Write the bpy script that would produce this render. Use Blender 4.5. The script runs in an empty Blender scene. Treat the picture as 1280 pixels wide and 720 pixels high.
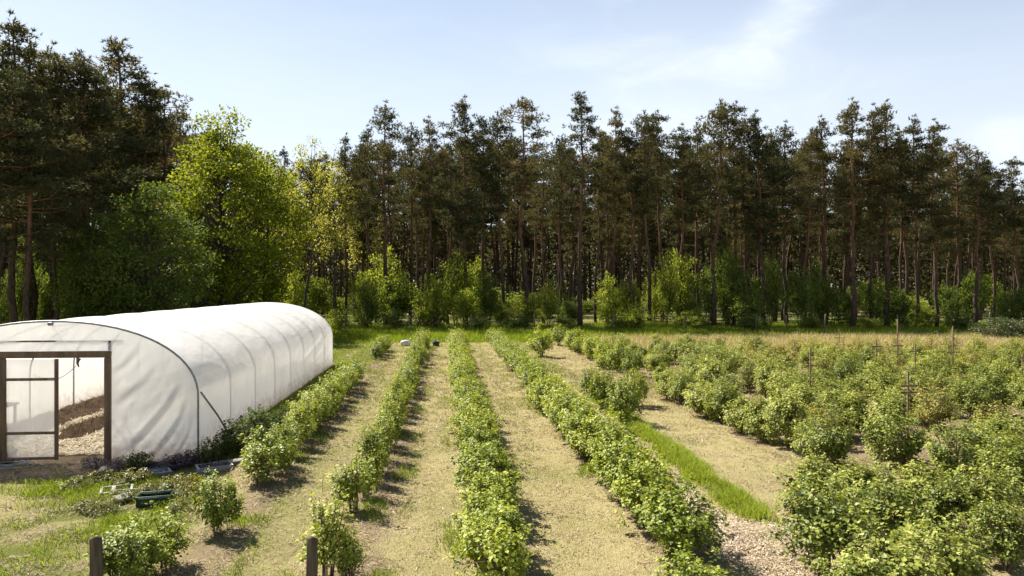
import bpy, math
import numpy as np
from mathutils import Vector

rng = np.random.default_rng(7)
scene = bpy.context.scene
COL = scene.collection
R = math.radians
PI = math.pi

# ------------------------------------------------------------------ camera model (pixels of a 1280x720 frame)
FPX, HY, CAMH, YAW = 924.0, 359.0, 3.5, R(5.19)
ST, CT = math.sin(YAW), math.cos(YAW)

def world(d, l):
    return (ST * d + CT * l, CT * d - ST * l)

def ground_at(px, py):
    d = CAMH * FPX / (py - HY)
    return world(d, (px - 640.0) / FPX * d)

def at_depth(px, d):
    return world(d, (px - 640.0) / FPX * d)

def project(X, Y, Z=0.0):
    d = X * ST + Y * CT
    l = X * CT - Y * ST
    return 640 + FPX * l / d, HY + (CAMH - Z) * FPX / d, d

# ------------------------------------------------------------------ noise
def vnoise(x, y, seed=0):
    x = np.asarray(x, float); y = np.asarray(y, float)
    xi = np.floor(x).astype(np.int64); yi = np.floor(y).astype(np.int64)
    xf = x - xi; yf = y - yi
    u = xf * xf * (3 - 2 * xf); v = yf * yf * (3 - 2 * yf)
    def h(a, b):
        n = (a * 374761393 + b * 668265263 + seed * 974634777) & 0x7fffffff
        n = ((n ^ (n >> 13)) * 1274126177) & 0x7fffffff
        n = (n ^ (n >> 16)) & 0xffffff
        return n / float(0xffffff)
    a = h(xi, yi); b = h(xi + 1, yi); c = h(xi, yi + 1); d = h(xi + 1, yi + 1)
    return (a * (1 - u) + b * u) * (1 - v) + (c * (1 - u) + d * u) * v

def fbm(x, y, seed=0, o=4):
    t = 0; a = .5; s = 0
    for i in range(o):
        t = t + a * vnoise(np.asarray(x) * 2 ** i, np.asarray(y) * 2 ** i, seed + 17 * i); s += a; a *= .5
    return t / s

def sstep(a, b, x):
    t = np.clip((np.asarray(x, float) - a) / (b - a), 0, 1)
    return t * t * (3 - 2 * t)

def band(x, c, w, soft=.25):
    return 1 - sstep(w - soft, w + soft, np.abs(np.asarray(x) - c))

# ------------------------------------------------------------------ layout constants
ROW_X = {1: -3.20, 2: -1.24, 3: .64, 4: 2.96, 5: 4.75}
TUN_R, TUN_L, TUN_F, TUN_B = -5.0, -10.6, 15.5, 33.5
FIELD_X0, FIELD_DX = 7.15, 1.55

def ground_z(x, y):
    z = (fbm(np.asarray(x) * .9, np.asarray(y) * .9, 3) - .5) * .09
    for X in ROW_X.values():
        z = z + .05 * np.exp(-((np.asarray(x) - X) / .45) ** 2) * sstep(6, 9, y) * (1 - sstep(44, 48, y))
    return z + (fbm(np.asarray(x) * 3.1, np.asarray(y) * 3.1, 9, 2) - .5) * .03

def gz(x, y):
    return float(ground_z(np.array([x]), np.array([y]))[0])

# ------------------------------------------------------------------ masks of what grows where
def masks(x, y):
    x = np.asarray(x, float); y = np.asarray(y, float)
    n1 = fbm(x * .55, y * .55, 21); n2 = fbm(x * 1.6, y * 1.6, 33)
    near_far = sstep(44, 50, y)
    g = .06 + .42 * sstep(.54, .74, n1)
    g = np.maximum(g, band(x, -2.35, .75, .5) * (.32 + .35 * n2) * (1 - .5 * sstep(22, 40, y)))   # path between rows 1 and 2
    g = np.maximum(g, .25 * band(x, -.3, .25, .3)); g = np.maximum(g, .33 * band(x, 1.85, .4, .35))
    left = (1 - sstep(-4.2, -3.2, x)) * (1 - sstep(14.6, 15.6, y))
    g = np.maximum(g, left * (.42 + .7 * sstep(.44, .60, n1) * (.35 + .9 * sstep(.35, .6, n2))))
    g = np.maximum(g, band(x, -4.0, .75, .3) * sstep(14, 16, y) * .85)       # along the tunnel wall
    strip = band(x, 4.72 + .3 * (n2 - .5), .20 + .3 * (n2 - .4), .3) * sstep(10.2, 11.2, y) * (1 - sstep(21.5, 23.5, y))
    g = np.maximum(g, strip * 1.25)
    g = np.maximum(g, band(x, 4.72, .4, .3) * .5 * sstep(22, 24, y))
    g = np.maximum(g, (1 - sstep(-5.5, -4, x)) * sstep(33, 36, y) * (.6 + .5 * n1))
    for X, a in ((.64, .45), (2.96, .55), (-1.24, .5), (-3.2, .5)):
        g = np.maximum(g, band(x, X + .62, .22, .2) * a * sstep(.45, .6, n2) * 1.3)
    edge = 45.5 + 2.5 * (n1 - .5) + 4.5 * sstep(7, 12, x)
    g = np.maximum(g, sstep(edge, edge + 2.5, y) * (.55 + .55 * sstep(.35, .6, fbm(x * .2, y * .5, 5))))
    dryb = band(y, 42, 7, 1.5) * sstep(7, 11, x)
    g = g * (1 - .85 * dryb)
    bare = np.zeros_like(x)
    for X in ROW_X.values():
        if X > 4.5: continue
        bare = np.maximum(bare, band(x, X + .12, .42, .22) * (.35 + .75 * n2) * (1 - near_far))
    field = sstep(6.55, 6.9, x) * sstep(7, 8, y) * (1 - sstep(38, 40, y))
    bare = np.maximum(bare, field * (.25 + .7 * sstep(.35, .6, n1)))
    bare = np.maximum(bare, (1 - sstep(-4.4, -3.6, x)) * (1 - sstep(14.2, 15, y)) * .7 * sstep(.45, .68, fbm(x * .9 + 9, y * .9, 61)))
    door = np.exp(-(((x + 7.4) / 1.15) ** 2 + ((y - 15.0) / 1.25) ** 2) * 1.3)
    front = band(y, 14.55, .65, .35) * (1 - sstep(-4.7, -4.3, x))
    bare = np.maximum(bare, np.maximum(door * 1.5, front * .85))
    inside = ((x > TUN_L) & (x < TUN_R) & (y > TUN_F - .1) & (y < TUN_B)).astype(float)
    bare = np.maximum(bare, inside * 1.1)
    wood = sstep(58, 62, y)
    bare = np.maximum(bare, wood * (.4 + .4 * n2))
    g = g * (1 - np.clip(np.maximum(door * 1.4, inside), 0, 1)) * (1 - .8 * front * sstep(.35, .5, n2))
    chip = band(x, 3.95, .42, .25) * (1 - sstep(24, 30, y)) * (.55 + .6 * n2)
    chip = np.maximum(chip, band(x, 4.75, 1.3, .6) * (1 - sstep(10.6, 11.6, y)) * (.45 + .6 * n2))
    g = g * (1 - .75 * np.clip(chip * 1.3, 0, 1) * (1 - np.clip(strip, 0, 1)))
    return np.clip(g, 0, 1.3), np.clip(bare, 0, 1.3), np.clip(chip, 0, 1.2)

# ------------------------------------------------------------------ mesh builder
class MB:
    def __init__(s):
        s.V = []; s.L = []; s.T = []; s.A = []; s.n = 0
    def add(s, V, F, tint=0.5):
        V = np.asarray(V, float).reshape(-1, 3); F = np.asarray(F, np.int64)
        s.V.append(V); s.L.append((F + s.n).ravel()); s.T.append(np.full(len(F), F.shape[1], np.int64))
        s.A.append(np.broadcast_to(np.asarray(tint, float), (len(V),)).copy()); s.n += len(V)
        return s
    def mesh(s, name, mats, smooth=False):
        me = bpy.data.meshes.new(name)
        V = np.concatenate(s.V); L = np.concatenate(s.L); T = np.concatenate(s.T)
        me.vertices.add(len(V)); me.vertices.foreach_set('co', V.ravel().astype(np.float32))
        me.loops.add(len(L)); me.loops.foreach_set('vertex_index', L.astype(np.int32))
        me.polygons.add(len(T))
        st = np.concatenate([[0], np.cumsum(T)[:-1]])
        me.polygons.foreach_set('loop_start', st.astype(np.int32)); me.polygons.foreach_set('loop_total', T.astype(np.int32))
        if smooth: me.polygons.foreach_set('use_smooth', np.ones(len(T), bool))
        at = me.attributes.new('tint', 'FLOAT', 'POINT')
        at.data.foreach_set('value', np.concatenate(s.A).astype(np.float32))
        for m in (mats if isinstance(mats, (list, tuple)) else [mats]): me.materials.append(m)
        me.update(calc_edges=True); me.validate()
        return me
    def box(s, c, size, rot=None, tint=.5, jit=0, taper=0, bev=0.0):
        """box with chamfered vertical and horizontal edges (bev > 0)"""
        hx, hy, hz = [q / 2 for q in size]
        if bev <= 0:
            V = np.array([(x, y, z) for z in (-hz, hz) for x, y in ((-hx, -hy), (hx, -hy), (hx, hy), (-hx, hy))], float)
            F4 = [(3, 2, 1, 0), (4, 5, 6, 7), (0, 1, 5, 4), (1, 2, 6, 5), (2, 3, 7, 6), (3, 0, 4, 7)]
        else:
            b = min(bev, hx * .9, hy * .9, hz * .9)
            rings = []
            for z, ins in ((-hz, b), (-hz + b, 0), (hz - b, 0), (hz, b)):
                X, Y = hx - ins, hy - ins
                rings += [(-X + b, -Y, z), (X - b, -Y, z), (X, -Y + b, z), (X, Y - b, z), (X - b, Y, z), (-X + b, Y, z), (-X, Y - b, z), (-X, -Y + b, z)]
            V = np.array(rings, float)
            F4 = [(r * 8 + i, r * 8 + (i + 1) % 8, (r + 1) * 8 + (i + 1) % 8, (r + 1) * 8 + i) for r in range(3) for i in range(8)]
        if taper: V[:, :2] *= (1 - taper * (V[:, 2:3] + hz) / (2 * hz))
        if jit: V = V + rng.normal(0, jit, V.shape)
        if rot is not None: V = V @ rot.T
        n0 = s.n
        s.add(V + np.array(c), F4, tint)
        if bev > 0:
            s.L.append(np.arange(n0 + 7, n0 - 1, -1)); s.T.append(np.array([8]))
            s.L.append(np.arange(n0 + 24, n0 + 32)); s.T.append(np.array([8]))
        return s
    def tube(s, P, r, n=8, caps=True, tint=.5):
        P = np.asarray(P, float); k = len(P); r = np.broadcast_to(np.asarray(r, float), (k,))
        t = np.gradient(P, axis=0); t /= np.linalg.norm(t, axis=1, keepdims=True) + 1e-9
        ref = np.eye(3)[np.argmin(np.abs(t).max(0) + np.array([1e-4, 2e-4, 0]))]
        u = np.cross(ref, t); u /= np.linalg.norm(u, axis=1, keepdims=True) + 1e-9
        w = np.cross(t, u)
        a = np.arange(n) * 2 * PI / n
        V = P[:, None, :] + r[:, None, None] * (np.cos(a)[None, :, None] * u[:, None, :] + np.sin(a)[None, :, None] * w[:, None, :])
        i = np.arange(k - 1)[:, None]; j = np.arange(n)[None, :]
        F = np.stack([i * n + j, i * n + (j + 1) % n, (i + 1) * n + (j + 1) % n, (i + 1) * n + j], -1).reshape(-1, 4)
        n0 = s.n
        s.add(V.reshape(-1, 3), F, tint)
        if caps:
            s.L.append(np.arange(n0 + n - 1, n0 - 1, -1)); s.T.append(np.array([n]))
            s.L.append(np.arange(n0 + (k - 1) * n, n0 + k * n)); s.T.append(np.array([n]))
        return s

def rotz(a):
    c, q = math.cos(a), math.sin(a); return np.array([[c, -q, 0], [q, c, 0], [0, 0, 1.]])
def rotx(a):
    c, q = math.cos(a), math.sin(a); return np.array([[1., 0, 0], [0, c, -q], [0, q, c]])
def roty(a):
    c, q = math.cos(a), math.sin(a); return np.array([[c, 0, q], [0, 1., 0], [-q, 0, c]])

def unit(v):
    v = np.asarray(v, float); return v / (np.linalg.norm(v, axis=-1, keepdims=True) + 1e-9)

def rand_dirs(g, n):
    return unit(g.normal(size=(n, 3)))

# ------------------------------------------------------------------ object helpers
def link(name, me, parent=None, loc=None):
    o = bpy.data.objects.new(name, me); COL.objects.link(o)
    if parent is not None: o.parent = parent
    if loc is not None: o.location = loc
    return o
def tag(o, label=None, cat=None, group=None, kind=None):
    if label: o['label'] = label
    if cat: o['category'] = cat
    if group: o['group'] = group
    if kind: o['kind'] = kind
    return o
def thing(name, label, cat, loc=(0, 0, 0), rz=0, group=None):
    o = link(name, None, None, loc); o.rotation_euler = (0, 0, rz); o.empty_display_size = .2
    return tag(o, label, cat, group)
def dup(root, kids, loc, rz=0, sc=(1, 1, 1), label=None, group=None, tilt=(0, 0)):
    r = root.copy(); COL.objects.link(r); r.location = loc; r.rotation_euler = (tilt[0], tilt[1], rz); r.scale = sc
    if label: r['label'] = label
    if group: r['group'] = group
    for ch in kids:
        c = ch.copy(); COL.objects.link(c); c.parent = r
    return r

class Proto:
    """one kind of plant: the first placement moves the original, later ones copy it part by part"""
    def __init__(s, name, cat, parts):
        s.name, s.cat, s.parts, s.root = name, cat, parts, None
    def place(s, loc, rz=0, sc=(1, 1, 1), label='', group=None, tilt=(0, 0)):
        if s.root is None:
            s.root = thing(s.name, label, s.cat, loc, rz, group); s.root.scale = sc; s.root.rotation_euler = (tilt[0], tilt[1], rz)
            s.kids = [link(n, me, s.root) for n, me in s.parts]
            return s.root
        return dup(s.root, s.kids, loc, rz, sc, label, group, tilt)

# ------------------------------------------------------------------ materials
def nodes(name):
    m = bpy.data.materials.new(name); m.use_nodes = True
    nt = m.node_tree; nt.nodes.clear()
    out = nt.nodes.new('ShaderNodeOutputMaterial')
    def N(t, **kw):
        n = nt.nodes.new(t)
        for k, v in kw.items():
            if k.startswith('i_'): n.inputs[k[2:].replace('_', ' ')].default_value = v
            else: setattr(n, k, v)
        return n
    return m, nt, N, out, nt.links.new
def rgba(c): return (c[0], c[1], c[2], 1)

def ramp(N, stops):
    r = N('ShaderNodeValToRGB'); e = r.color_ramp.elements
    e[0].position, e[0].color = stops[0][0], rgba(stops[0][1])
    e[1].position, e[1].color = stops[-1][0], rgba(stops[-1][1])
    for p, c in stops[1:-1]:
        q = e.new(p); q.color = rgba(c)
    return r
def mixc(N, Lk, fac, a, b, mode='MIX'):
    m = N('ShaderNodeMix', data_type='RGBA', blend_type=mode)
    for i, v in ((0, fac), (6, a), (7, b)):
        if isinstance(v, (int, float)): m.inputs[i].default_value = v
        elif isinstance(v, tuple): m.inputs[i].default_value = rgba(v)
        else: Lk(v, m.inputs[i])
    return m.outputs[2]
def mathn(N, Lk, op, a, b=None, clamp=False):
    m = N('ShaderNodeMath', operation=op, use_clamp=clamp)
    for i, v in ((0, a), (1, b)):
        if v is None: continue
        if isinstance(v, (int, float)): m.inputs[i].default_value = v
        else: Lk(v, m.inputs[i])
    return m.outputs[0]

def leaf_mat(name, stops, trans=.4, rough=.45, spec=.35, vary=.35, tcol=(1.15, 1.1, .6)):
    m, nt, N, out, Lk = nodes(name)
    at = N('ShaderNodeAttribute', attribute_name='tint')
    oi = N('ShaderNodeObjectInfo')
    f = mathn(N, Lk, 'ADD', at.outputs['Fac'], mathn(N, Lk, 'MULTIPLY', mathn(N, Lk, 'SUBTRACT', oi.outputs['Random'], .5), vary), True)
    rp = ramp(N, stops); Lk(f, rp.inputs[0])
    p = N('ShaderNodeBsdfPrincipled'); Lk(rp.outputs[0], p.inputs['Base Color'])
    p.inputs['Roughness'].default_value = rough; p.inputs['Specular IOR Level'].default_value = spec
    t = N('ShaderNodeBsdfTranslucent'); Lk(mixc(N, Lk, 1.0, rp.outputs[0], tcol, 'MULTIPLY'), t.inputs[0])
    mx = N('ShaderNodeMixShader'); mx.inputs[0].default_value = trans
    Lk(p.outputs[0], mx.inputs[1]); Lk(t.outputs[0], mx.inputs[2]); Lk(mx.outputs[0], out.inputs[0])
    return m

def plain_mat(name, c0, c1, scale=8, rough=.7, spec=.3, bump=.2, stretch=(1, 1, 1), metallic=0, detail=6, bscale=None):
    m, nt, N, out, Lk = nodes(name)
    tc = N('ShaderNodeTexCoord'); mp = N('ShaderNodeMapping'); mp.inputs['Scale'].default_value = stretch
    Lk(tc.outputs['Object'], mp.inputs[0])
    no = N('ShaderNodeTexNoise'); no.inputs['Scale'].default_value = scale; no.inputs['Detail'].default_value = detail
    Lk(mp.outputs[0], no.inputs[0])
    rp = ramp(N, [(.3, c0), (.7, c1)]); Lk(no.outputs[0], rp.inputs[0])
    p = N('ShaderNodeBsdfPrincipled'); Lk(rp.outputs[0], p.inputs['Base Color'])
    p.inputs['Roughness'].default_value = rough; p.inputs['Specular IOR Level'].default_value = spec; p.inputs['Metallic'].default_value = metallic
    if bump:
        b = N('ShaderNodeBump'); b.inputs['Strength'].default_value = bump; b.inputs['Distance'].default_value = .02
        Lk(no.outputs[0], b.inputs['Height']); Lk(b.outputs[0], p.inputs['Normal'])
    Lk(p.outputs[0], out.inputs[0])
    return m

M = {}
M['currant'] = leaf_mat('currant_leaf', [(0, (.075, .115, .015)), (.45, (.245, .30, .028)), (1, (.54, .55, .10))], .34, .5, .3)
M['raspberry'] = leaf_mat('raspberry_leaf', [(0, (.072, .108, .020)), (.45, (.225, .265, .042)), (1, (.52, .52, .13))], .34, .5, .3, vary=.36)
M['cane_young'] = leaf_mat('ruddy_young_leaf', [(0, (.11, .125, .024)), (.45, (.28, .27, .055)), (1, (.48, .38, .12))], .34, .5, .3, vary=.4)
M['dark_weed'] = leaf_mat('weed_leaf', [(0, (.035, .055, .012)), (.6, (.085, .12, .022)), (1, (.2, .23, .045))], .42, .6, .14)
M['purple_leaf'] = leaf_mat('purple_leaf', [(0, (.06, .035, .045)), (.6, (.12, .07, .09)), (1, (.26, .19, .22))], .25)
M['herb_leaf'] = leaf_mat('herb_leaf', [(0, (.09, .12, .02)), (.5, (.2, .2, .03)), (1, (.34, .28, .06))], .4)
M['pine'] = leaf_mat('pine_needles', [(0, (.036, .048, .022)), (.42, (.092, .094, .040)), (.75, (.15, .125, .052)), (1, (.22, .155, .07))], .42, .6, .15, .5, (1.15, 1.0, .6))
M['spring'] = leaf_mat('spring_leaf', [(0, (.085, .12, .012)), (.45, (.19, .235, .02)), (1, (.44, .43, .05))], .5, .6, .14, vary=.2)
M['pale_leaf'] = leaf_mat('pale_spring_leaf', [(0, (.17, .19, .03)), (.5, (.34, .34, .07)), (1, (.48, .44, .13))], .6, vary=.3)
M['green_leaf'] = leaf_mat('green_leaf', [(0, (.05, .08, .018)), (.5, (.125, .17, .03)), (1, (.24, .28, .05))], .45, .6, .14, vary=.3)
M['bright_shrub'] = leaf_mat('bright_shrub_leaf', [(0, (.09, .13, .02)), (.5, (.22, .27, .04)), (1, (.36, .38, .07))], .6, .6, .14, vary=.35)
M['bramble'] = leaf_mat('bramble_leaf', [(0, (.045, .06, .022)), (.5, (.09, .11, .04)), (1, (.17, .15, .075))], .3, vary=.2)
M['blade_green'] = leaf_mat('grass_blade', [(0, (.085, .125, .016)), (.5, (.20, .27, .028)), (1, (.35, .41, .07))], .5, .6, .12)
M['blade_dry'] = leaf_mat('dry_blade', [(0, (.12, .10, .038)), (.4, (.35, .29, .135)), (.75, (.56, .47, .27)), (1, (.74, .66, .44))], .25, .6, .2)
M['straw'] = leaf_mat('straw_litter', [(0, (.13, .085, .05)), (.5, (.36, .275, .175)), (1, (.6, .5, .35))], .15, .7, .2)
M['pale_straw'] = leaf_mat('pale_straw', [(0, (.4, .3, .19)), (.5, (.66, .55, .40)), (1, (.8, .72, .58))], .2, .7, .15)
M['chip'] = leaf_mat('wood_chip', [(0, (.16, .105, .06)), (.4, (.34, .26, .165)), (.7, (.48, .395, .28)), (1, (.66, .585, .47))], .05, .7, .2)
M['bark_low'] = plain_mat('pine_bark', (.04, .028, .02), (.12, .078, .052), 9, .85, .15, .6, (1, 1, .25))
M['bark_grey'] = plain_mat('grey_bark', (.035, .03, .024), (.095, .082, .064), 9, .85, .15, .5, (1, 1, .3))
M['stem'] = plain_mat('bush_stem', (.10, .065, .04), (.22, .16, .10), 12, .8, .2, .2)
M['post'] = plain_mat('weathered_post', (.055, .04, .026), (.17, .135, .095), 14, .85, .2, .8, (1, 1, .12))
M['frame'] = plain_mat('door_timber', (.10, .062, .036), (.21, .14, .09), 8, .7, .25, .3, (1, 1, .2))
M['grey_post'] = plain_mat('grey_post', (.07, .06, .05), (.19, .165, .135), 14, .85, .2, .5, (1, 1, .12))
M['steel'] = plain_mat('galvanised_tube', (.17, .18, .19), (.30, .31, .33), 20, .5, .5, .0, metallic=.6)
M['soil'] = plain_mat('bed_soil', (.055, .036, .024), (.17, .115, .075), 9, .95, .1, 1.0)
M['slate'] = plain_mat('grey_slab', (.22, .21, .2), (.42, .4, .38), 12, .8, .2, .5)
M['tray_black'] = plain_mat('black_tray', (.02, .02, .022), (.05, .05, .055), 20, .5, .4, .1)
M['tray_pale'] = plain_mat('pale_tray', (.25, .25, .28), (.48, .47, .5), 10, .6, .3, .2)
M['crate'] = plain_mat('green_crate', (.010, .030, .016), (.022, .055, .03), 10, .5, .4, .1)
M['crate_rim'] = plain_mat('crate_rim_faded', (.03, .075, .045), (.09, .15, .11), 14, .5, .4, .1)
M['tub'] = plain_mat('green_tub', (.03, .07, .055), (.055, .12, .09), 6, .5, .4, .1)
M['hose'] = plain_mat('grey_hose', (.16, .17, .17), (.32, .33, .33), 10, .45, .4, 0)
M['whitewood'] = plain_mat('white_board', (.15, .135, .11), (.34, .32, .28), 12, .7, .3, .2, (1, .2, 1))
M['white_plastic'] = plain_mat('white_plastic', (.36, .36, .37), (.52, .52, .53), 6, .4, .4, 0)
M['dark_plastic'] = plain_mat('dark_plastic', (.02, .02, .025), (.045, .045, .05), 6, .5, .4, 0)

def pine_bark():
    """grey-brown plated bark below, flaky orange bark higher up: changes along the trunk's own height"""
    m, nt, N, out, Lk = nodes('pine_trunk_bark')
    tc = N('ShaderNodeTexCoord'); mp = N('ShaderNodeMapping'); mp.inputs['Scale'].default_value = (1, 1, .25); Lk(tc.outputs['Object'], mp.inputs[0])
    no = N('ShaderNodeTexNoise'); no.inputs['Scale'].default_value = 9; no.inputs['Detail'].default_value = 6; Lk(mp.outputs[0], no.inputs[0])
    a = ramp(N, [(.3, (.030, .021, .016)), (.7, (.10, .066, .047))]); Lk(no.outputs[0], a.inputs[0])
    b = ramp(N, [(.3, (.075, .040, .024)), (.7, (.19, .105, .062))]); Lk(no.outputs[0], b.inputs[0])
    sp = N('ShaderNodeSeparateXYZ'); Lk(tc.outputs['Object'], sp.inputs[0])
    mr = N('ShaderNodeMapRange'); mr.inputs[1].default_value = 4.5; mr.inputs[2].default_value = 10; Lk(sp.outputs[2], mr.inputs[0])
    p = N('ShaderNodeBsdfPrincipled'); p.inputs['Roughness'].default_value = .85; p.inputs['Specular IOR Level'].default_value = .15
    Lk(mixc(N, Lk, mr.outputs[0], a.outputs[0], b.outputs[0]), p.inputs['Base Color'])
    bu = N('ShaderNodeBump'); bu.inputs['Strength'].default_value = .6; bu.inputs['Distance'].default_value = .03; Lk(no.outputs[0], bu.inputs['Height']); Lk(bu.outputs[0], p.inputs['Normal'])
    Lk(p.outputs[0], out.inputs[0]); return m
M['pine_bark'] = pine_bark()

def film_mat(name, clear, haze=.75, tint=(.955, .955, .955)):
    m, nt, N, out, Lk = nodes(name)
    tc = N('ShaderNodeTexCoord')
    no = N('ShaderNodeTexNoise'); no.inputs['Scale'].default_value = 1.1; no.inputs['Detail'].default_value = 5; Lk(tc.outputs['Object'], no.inputs[0])
    rp0 = ramp(N, [(.3, (tint[0] * .93, tint[1] * .92, tint[2] * .90)), (.65, tint)]); Lk(no.outputs[0], rp0.inputs[0])
    sx = N('ShaderNodeSeparateXYZ'); Lk(tc.outputs['Object'], sx.inputs[0])
    n3 = N('ShaderNodeTexNoise'); n3.inputs['Scale'].default_value = 7; n3.inputs['Detail'].default_value = 6; Lk(tc.outputs['Object'], n3.inputs[0])
    h = mathn(N, Lk, 'SUBTRACT', mathn(N, Lk, 'MULTIPLY', n3.outputs[0], 1.1), mathn(N, Lk, 'MULTIPLY', sx.outputs[2], 1.0))
    rp = N('ShaderNodeMix', data_type='RGBA'); Lk(mathn(N, Lk, 'MULTIPLY', mathn(N, Lk, 'MAXIMUM', h, 0), 1.2, True), rp.inputs[0]); Lk(rp0.outputs[0], rp.inputs[6]); rp.inputs[7].default_value = (.42, .33, .24, 1)
    w1 = N('ShaderNodeTexNoise'); w1.inputs['Scale'].default_value = 1.5; w1.inputs['Detail'].default_value = 4; w1.inputs['Distortion'].default_value = .25
    mp = N('ShaderNodeMapping'); mp.inputs['Rotation'].default_value = (.25, .65, .1); mp.inputs['Scale'].default_value = (2.6, .45, .45); Lk(tc.outputs['Object'], mp.inputs[0]); Lk(mp.outputs[0], w1.inputs[0])
    bu = N('ShaderNodeBump'); bu.inputs['Strength'].default_value = .32; bu.inputs['Distance'].default_value = .08; Lk(w1.outputs[0], bu.inputs['Height'])
    d = N('ShaderNodeBsdfDiffuse'); Lk(rp.outputs[2], d.inputs[0]); Lk(bu.outputs[0], d.inputs['Normal'])
    t = N('ShaderNodeBsdfTranslucent'); Lk(rp.outputs[2], t.inputs[0]); Lk(bu.outputs[0], t.inputs['Normal'])
    m1 = N('ShaderNodeMixShader'); m1.inputs[0].default_value = .6; Lk(d.outputs[0], m1.inputs[1]); Lk(t.outputs[0], m1.inputs[2])
    tr = N('ShaderNodeBsdfTransparent'); tr.inputs[0].default_value = (.97, .97, .96, 1)
    m2 = N('ShaderNodeMixShader'); m2.inputs[0].default_value = clear; Lk(m1.outputs[0], m2.inputs[1]); Lk(tr.outputs[0], m2.inputs[2])
    g = N('ShaderNodeBsdfGlossy'); g.inputs['Roughness'].default_value = .32; g.inputs[0].default_value = (.9, .9, .9, 1)
    fr = N('ShaderNodeFresnel'); fr.inputs[0].default_value = 1.4
    Lk(bu.outputs[0], g.inputs['Normal']); m3 = N('ShaderNodeMixShader'); Lk(mathn(N, Lk, 'MULTIPLY', fr.outputs[0], .3), m3.inputs[0]); Lk(m2.outputs[0], m3.inputs[1]); Lk(g.outputs[0], m3.inputs[2])
    Lk(m3.outputs[0], out.inputs[0]); return m
M['film'] = film_mat('polythene_film', .12)
M['film_door'] = film_mat('clear_film', .42)

def ground_mat():
    m, nt, N, out, Lk = nodes('ground_cover')
    tc = N('ShaderNodeTexCoord'); P = tc.outputs['Object']
    def noise(s, det=6, rough=.6, stretch=None):
        n = N('ShaderNodeTexNoise'); n.inputs['Scale'].default_value = s; n.inputs['Detail'].default_value = det; n.inputs['Roughness'].default_value = rough
        if stretch:
            mp = N('ShaderNodeMapping'); mp.inputs['Scale'].default_value = stretch; Lk(P, mp.inputs[0]); Lk(mp.outputs[0], n.inputs[0])
        else: Lk(P, n.inputs[0])
        return n.outputs[0]
    nb, nm, nf = noise(.8, 5), noise(5, 6, .7), noise(38, 5, .7)
    nstr = noise(26, 4, .7, (1.6, .5, 1))
    def att(n):
        return N('ShaderNodeAttribute', attribute_name=n).outputs['Fac']
    def soft(mask, lo, hi, n, amt):
        mr = N('ShaderNodeMapRange'); mr.interpolation_type = 'SMOOTHSTEP'
        mr.inputs[1].default_value = lo; mr.inputs[2].default_value = hi
        Lk(mathn(N, Lk, 'ADD', mask, mathn(N, Lk, 'MULTIPLY', mathn(N, Lk, 'SUBTRACT', n, .5), amt)), mr.inputs[0]); return mr.outputs[0]
    d1 = ramp(N, [(.22, (.13, .096, .043)), (.5, (.315, .257, .13)), (.78, (.53, .445, .275))]); Lk(nstr, d1.inputs[0])
    d2 = ramp(N, [(.25, (.17, .14, .056)), (.7, (.46, .385, .225))]); Lk(nm, d2.inputs[0])
    dry = mixc(N, Lk, .5, d1.outputs[0], d2.outputs[0])
    dry = mixc(N, Lk, mathn(N, Lk, 'MULTIPLY', nb, .62), dry, (.215, .205, .066))
    g1 = ramp(N, [(.25, (.05, .065, .016)), (.55, (.125, .135, .032)), (.8, (.25, .22, .075))]); Lk(nf, g1.inputs[0])
    b1 = ramp(N, [(.25, (.085, .056, .034)), (.5, (.175, .125, .078)), (.75, (.30, .23, .145))]); Lk(nm, b1.inputs[0])
    b2 = ramp(N, [(.3, (.10, .07, .042)), (.7, (.34, .27, .175))]); Lk(nf, b2.inputs[0])
    bare = mixc(N, Lk, .5, b1.outputs[0], b2.outputs[0])
    vo = N('ShaderNodeTexVoronoi'); vo.inputs['Scale'].default_value = 45; Lk(P, vo.inputs[0])
    sv = N('ShaderNodeSeparateColor'); Lk(vo.outputs['Color'], sv.inputs[0])
    c1 = ramp(N, [(.1, (.20, .145, .09)), (.5, (.36, .285, .19)), (.9, (.52, .44, .33))]); Lk(sv.outputs[0], c1.inputs[0])
    col = mixc(N, Lk, soft(att('bare'), .30, .85, nm, 1.1), dry, bare)
    col = mixc(N, Lk, soft(att('green'), .25, .95, nm, 1.0), col, g1.outputs[0])
    col = mixc(N, Lk, soft(att('chip'), .42, .75, nm, .6), col, c1.outputs[0])
    p = N('ShaderNodeBsdfPrincipled'); p.inputs['Roughness'].default_value = .95; p.inputs['Specular IOR Level'].default_value = .08
    Lk(col, p.inputs['Base Color'])
    bu = N('ShaderNodeBump'); bu.inputs['Strength'].default_value = .9; bu.inputs['Distance'].default_value = .05
    Lk(mathn(N, Lk, 'ADD', nstr, nm), bu.inputs['Height']); Lk(bu.outputs[0], p.inputs['Normal'])
    Lk(p.outputs[0], out.inputs[0]); return m
M['ground'] = ground_mat()

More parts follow.
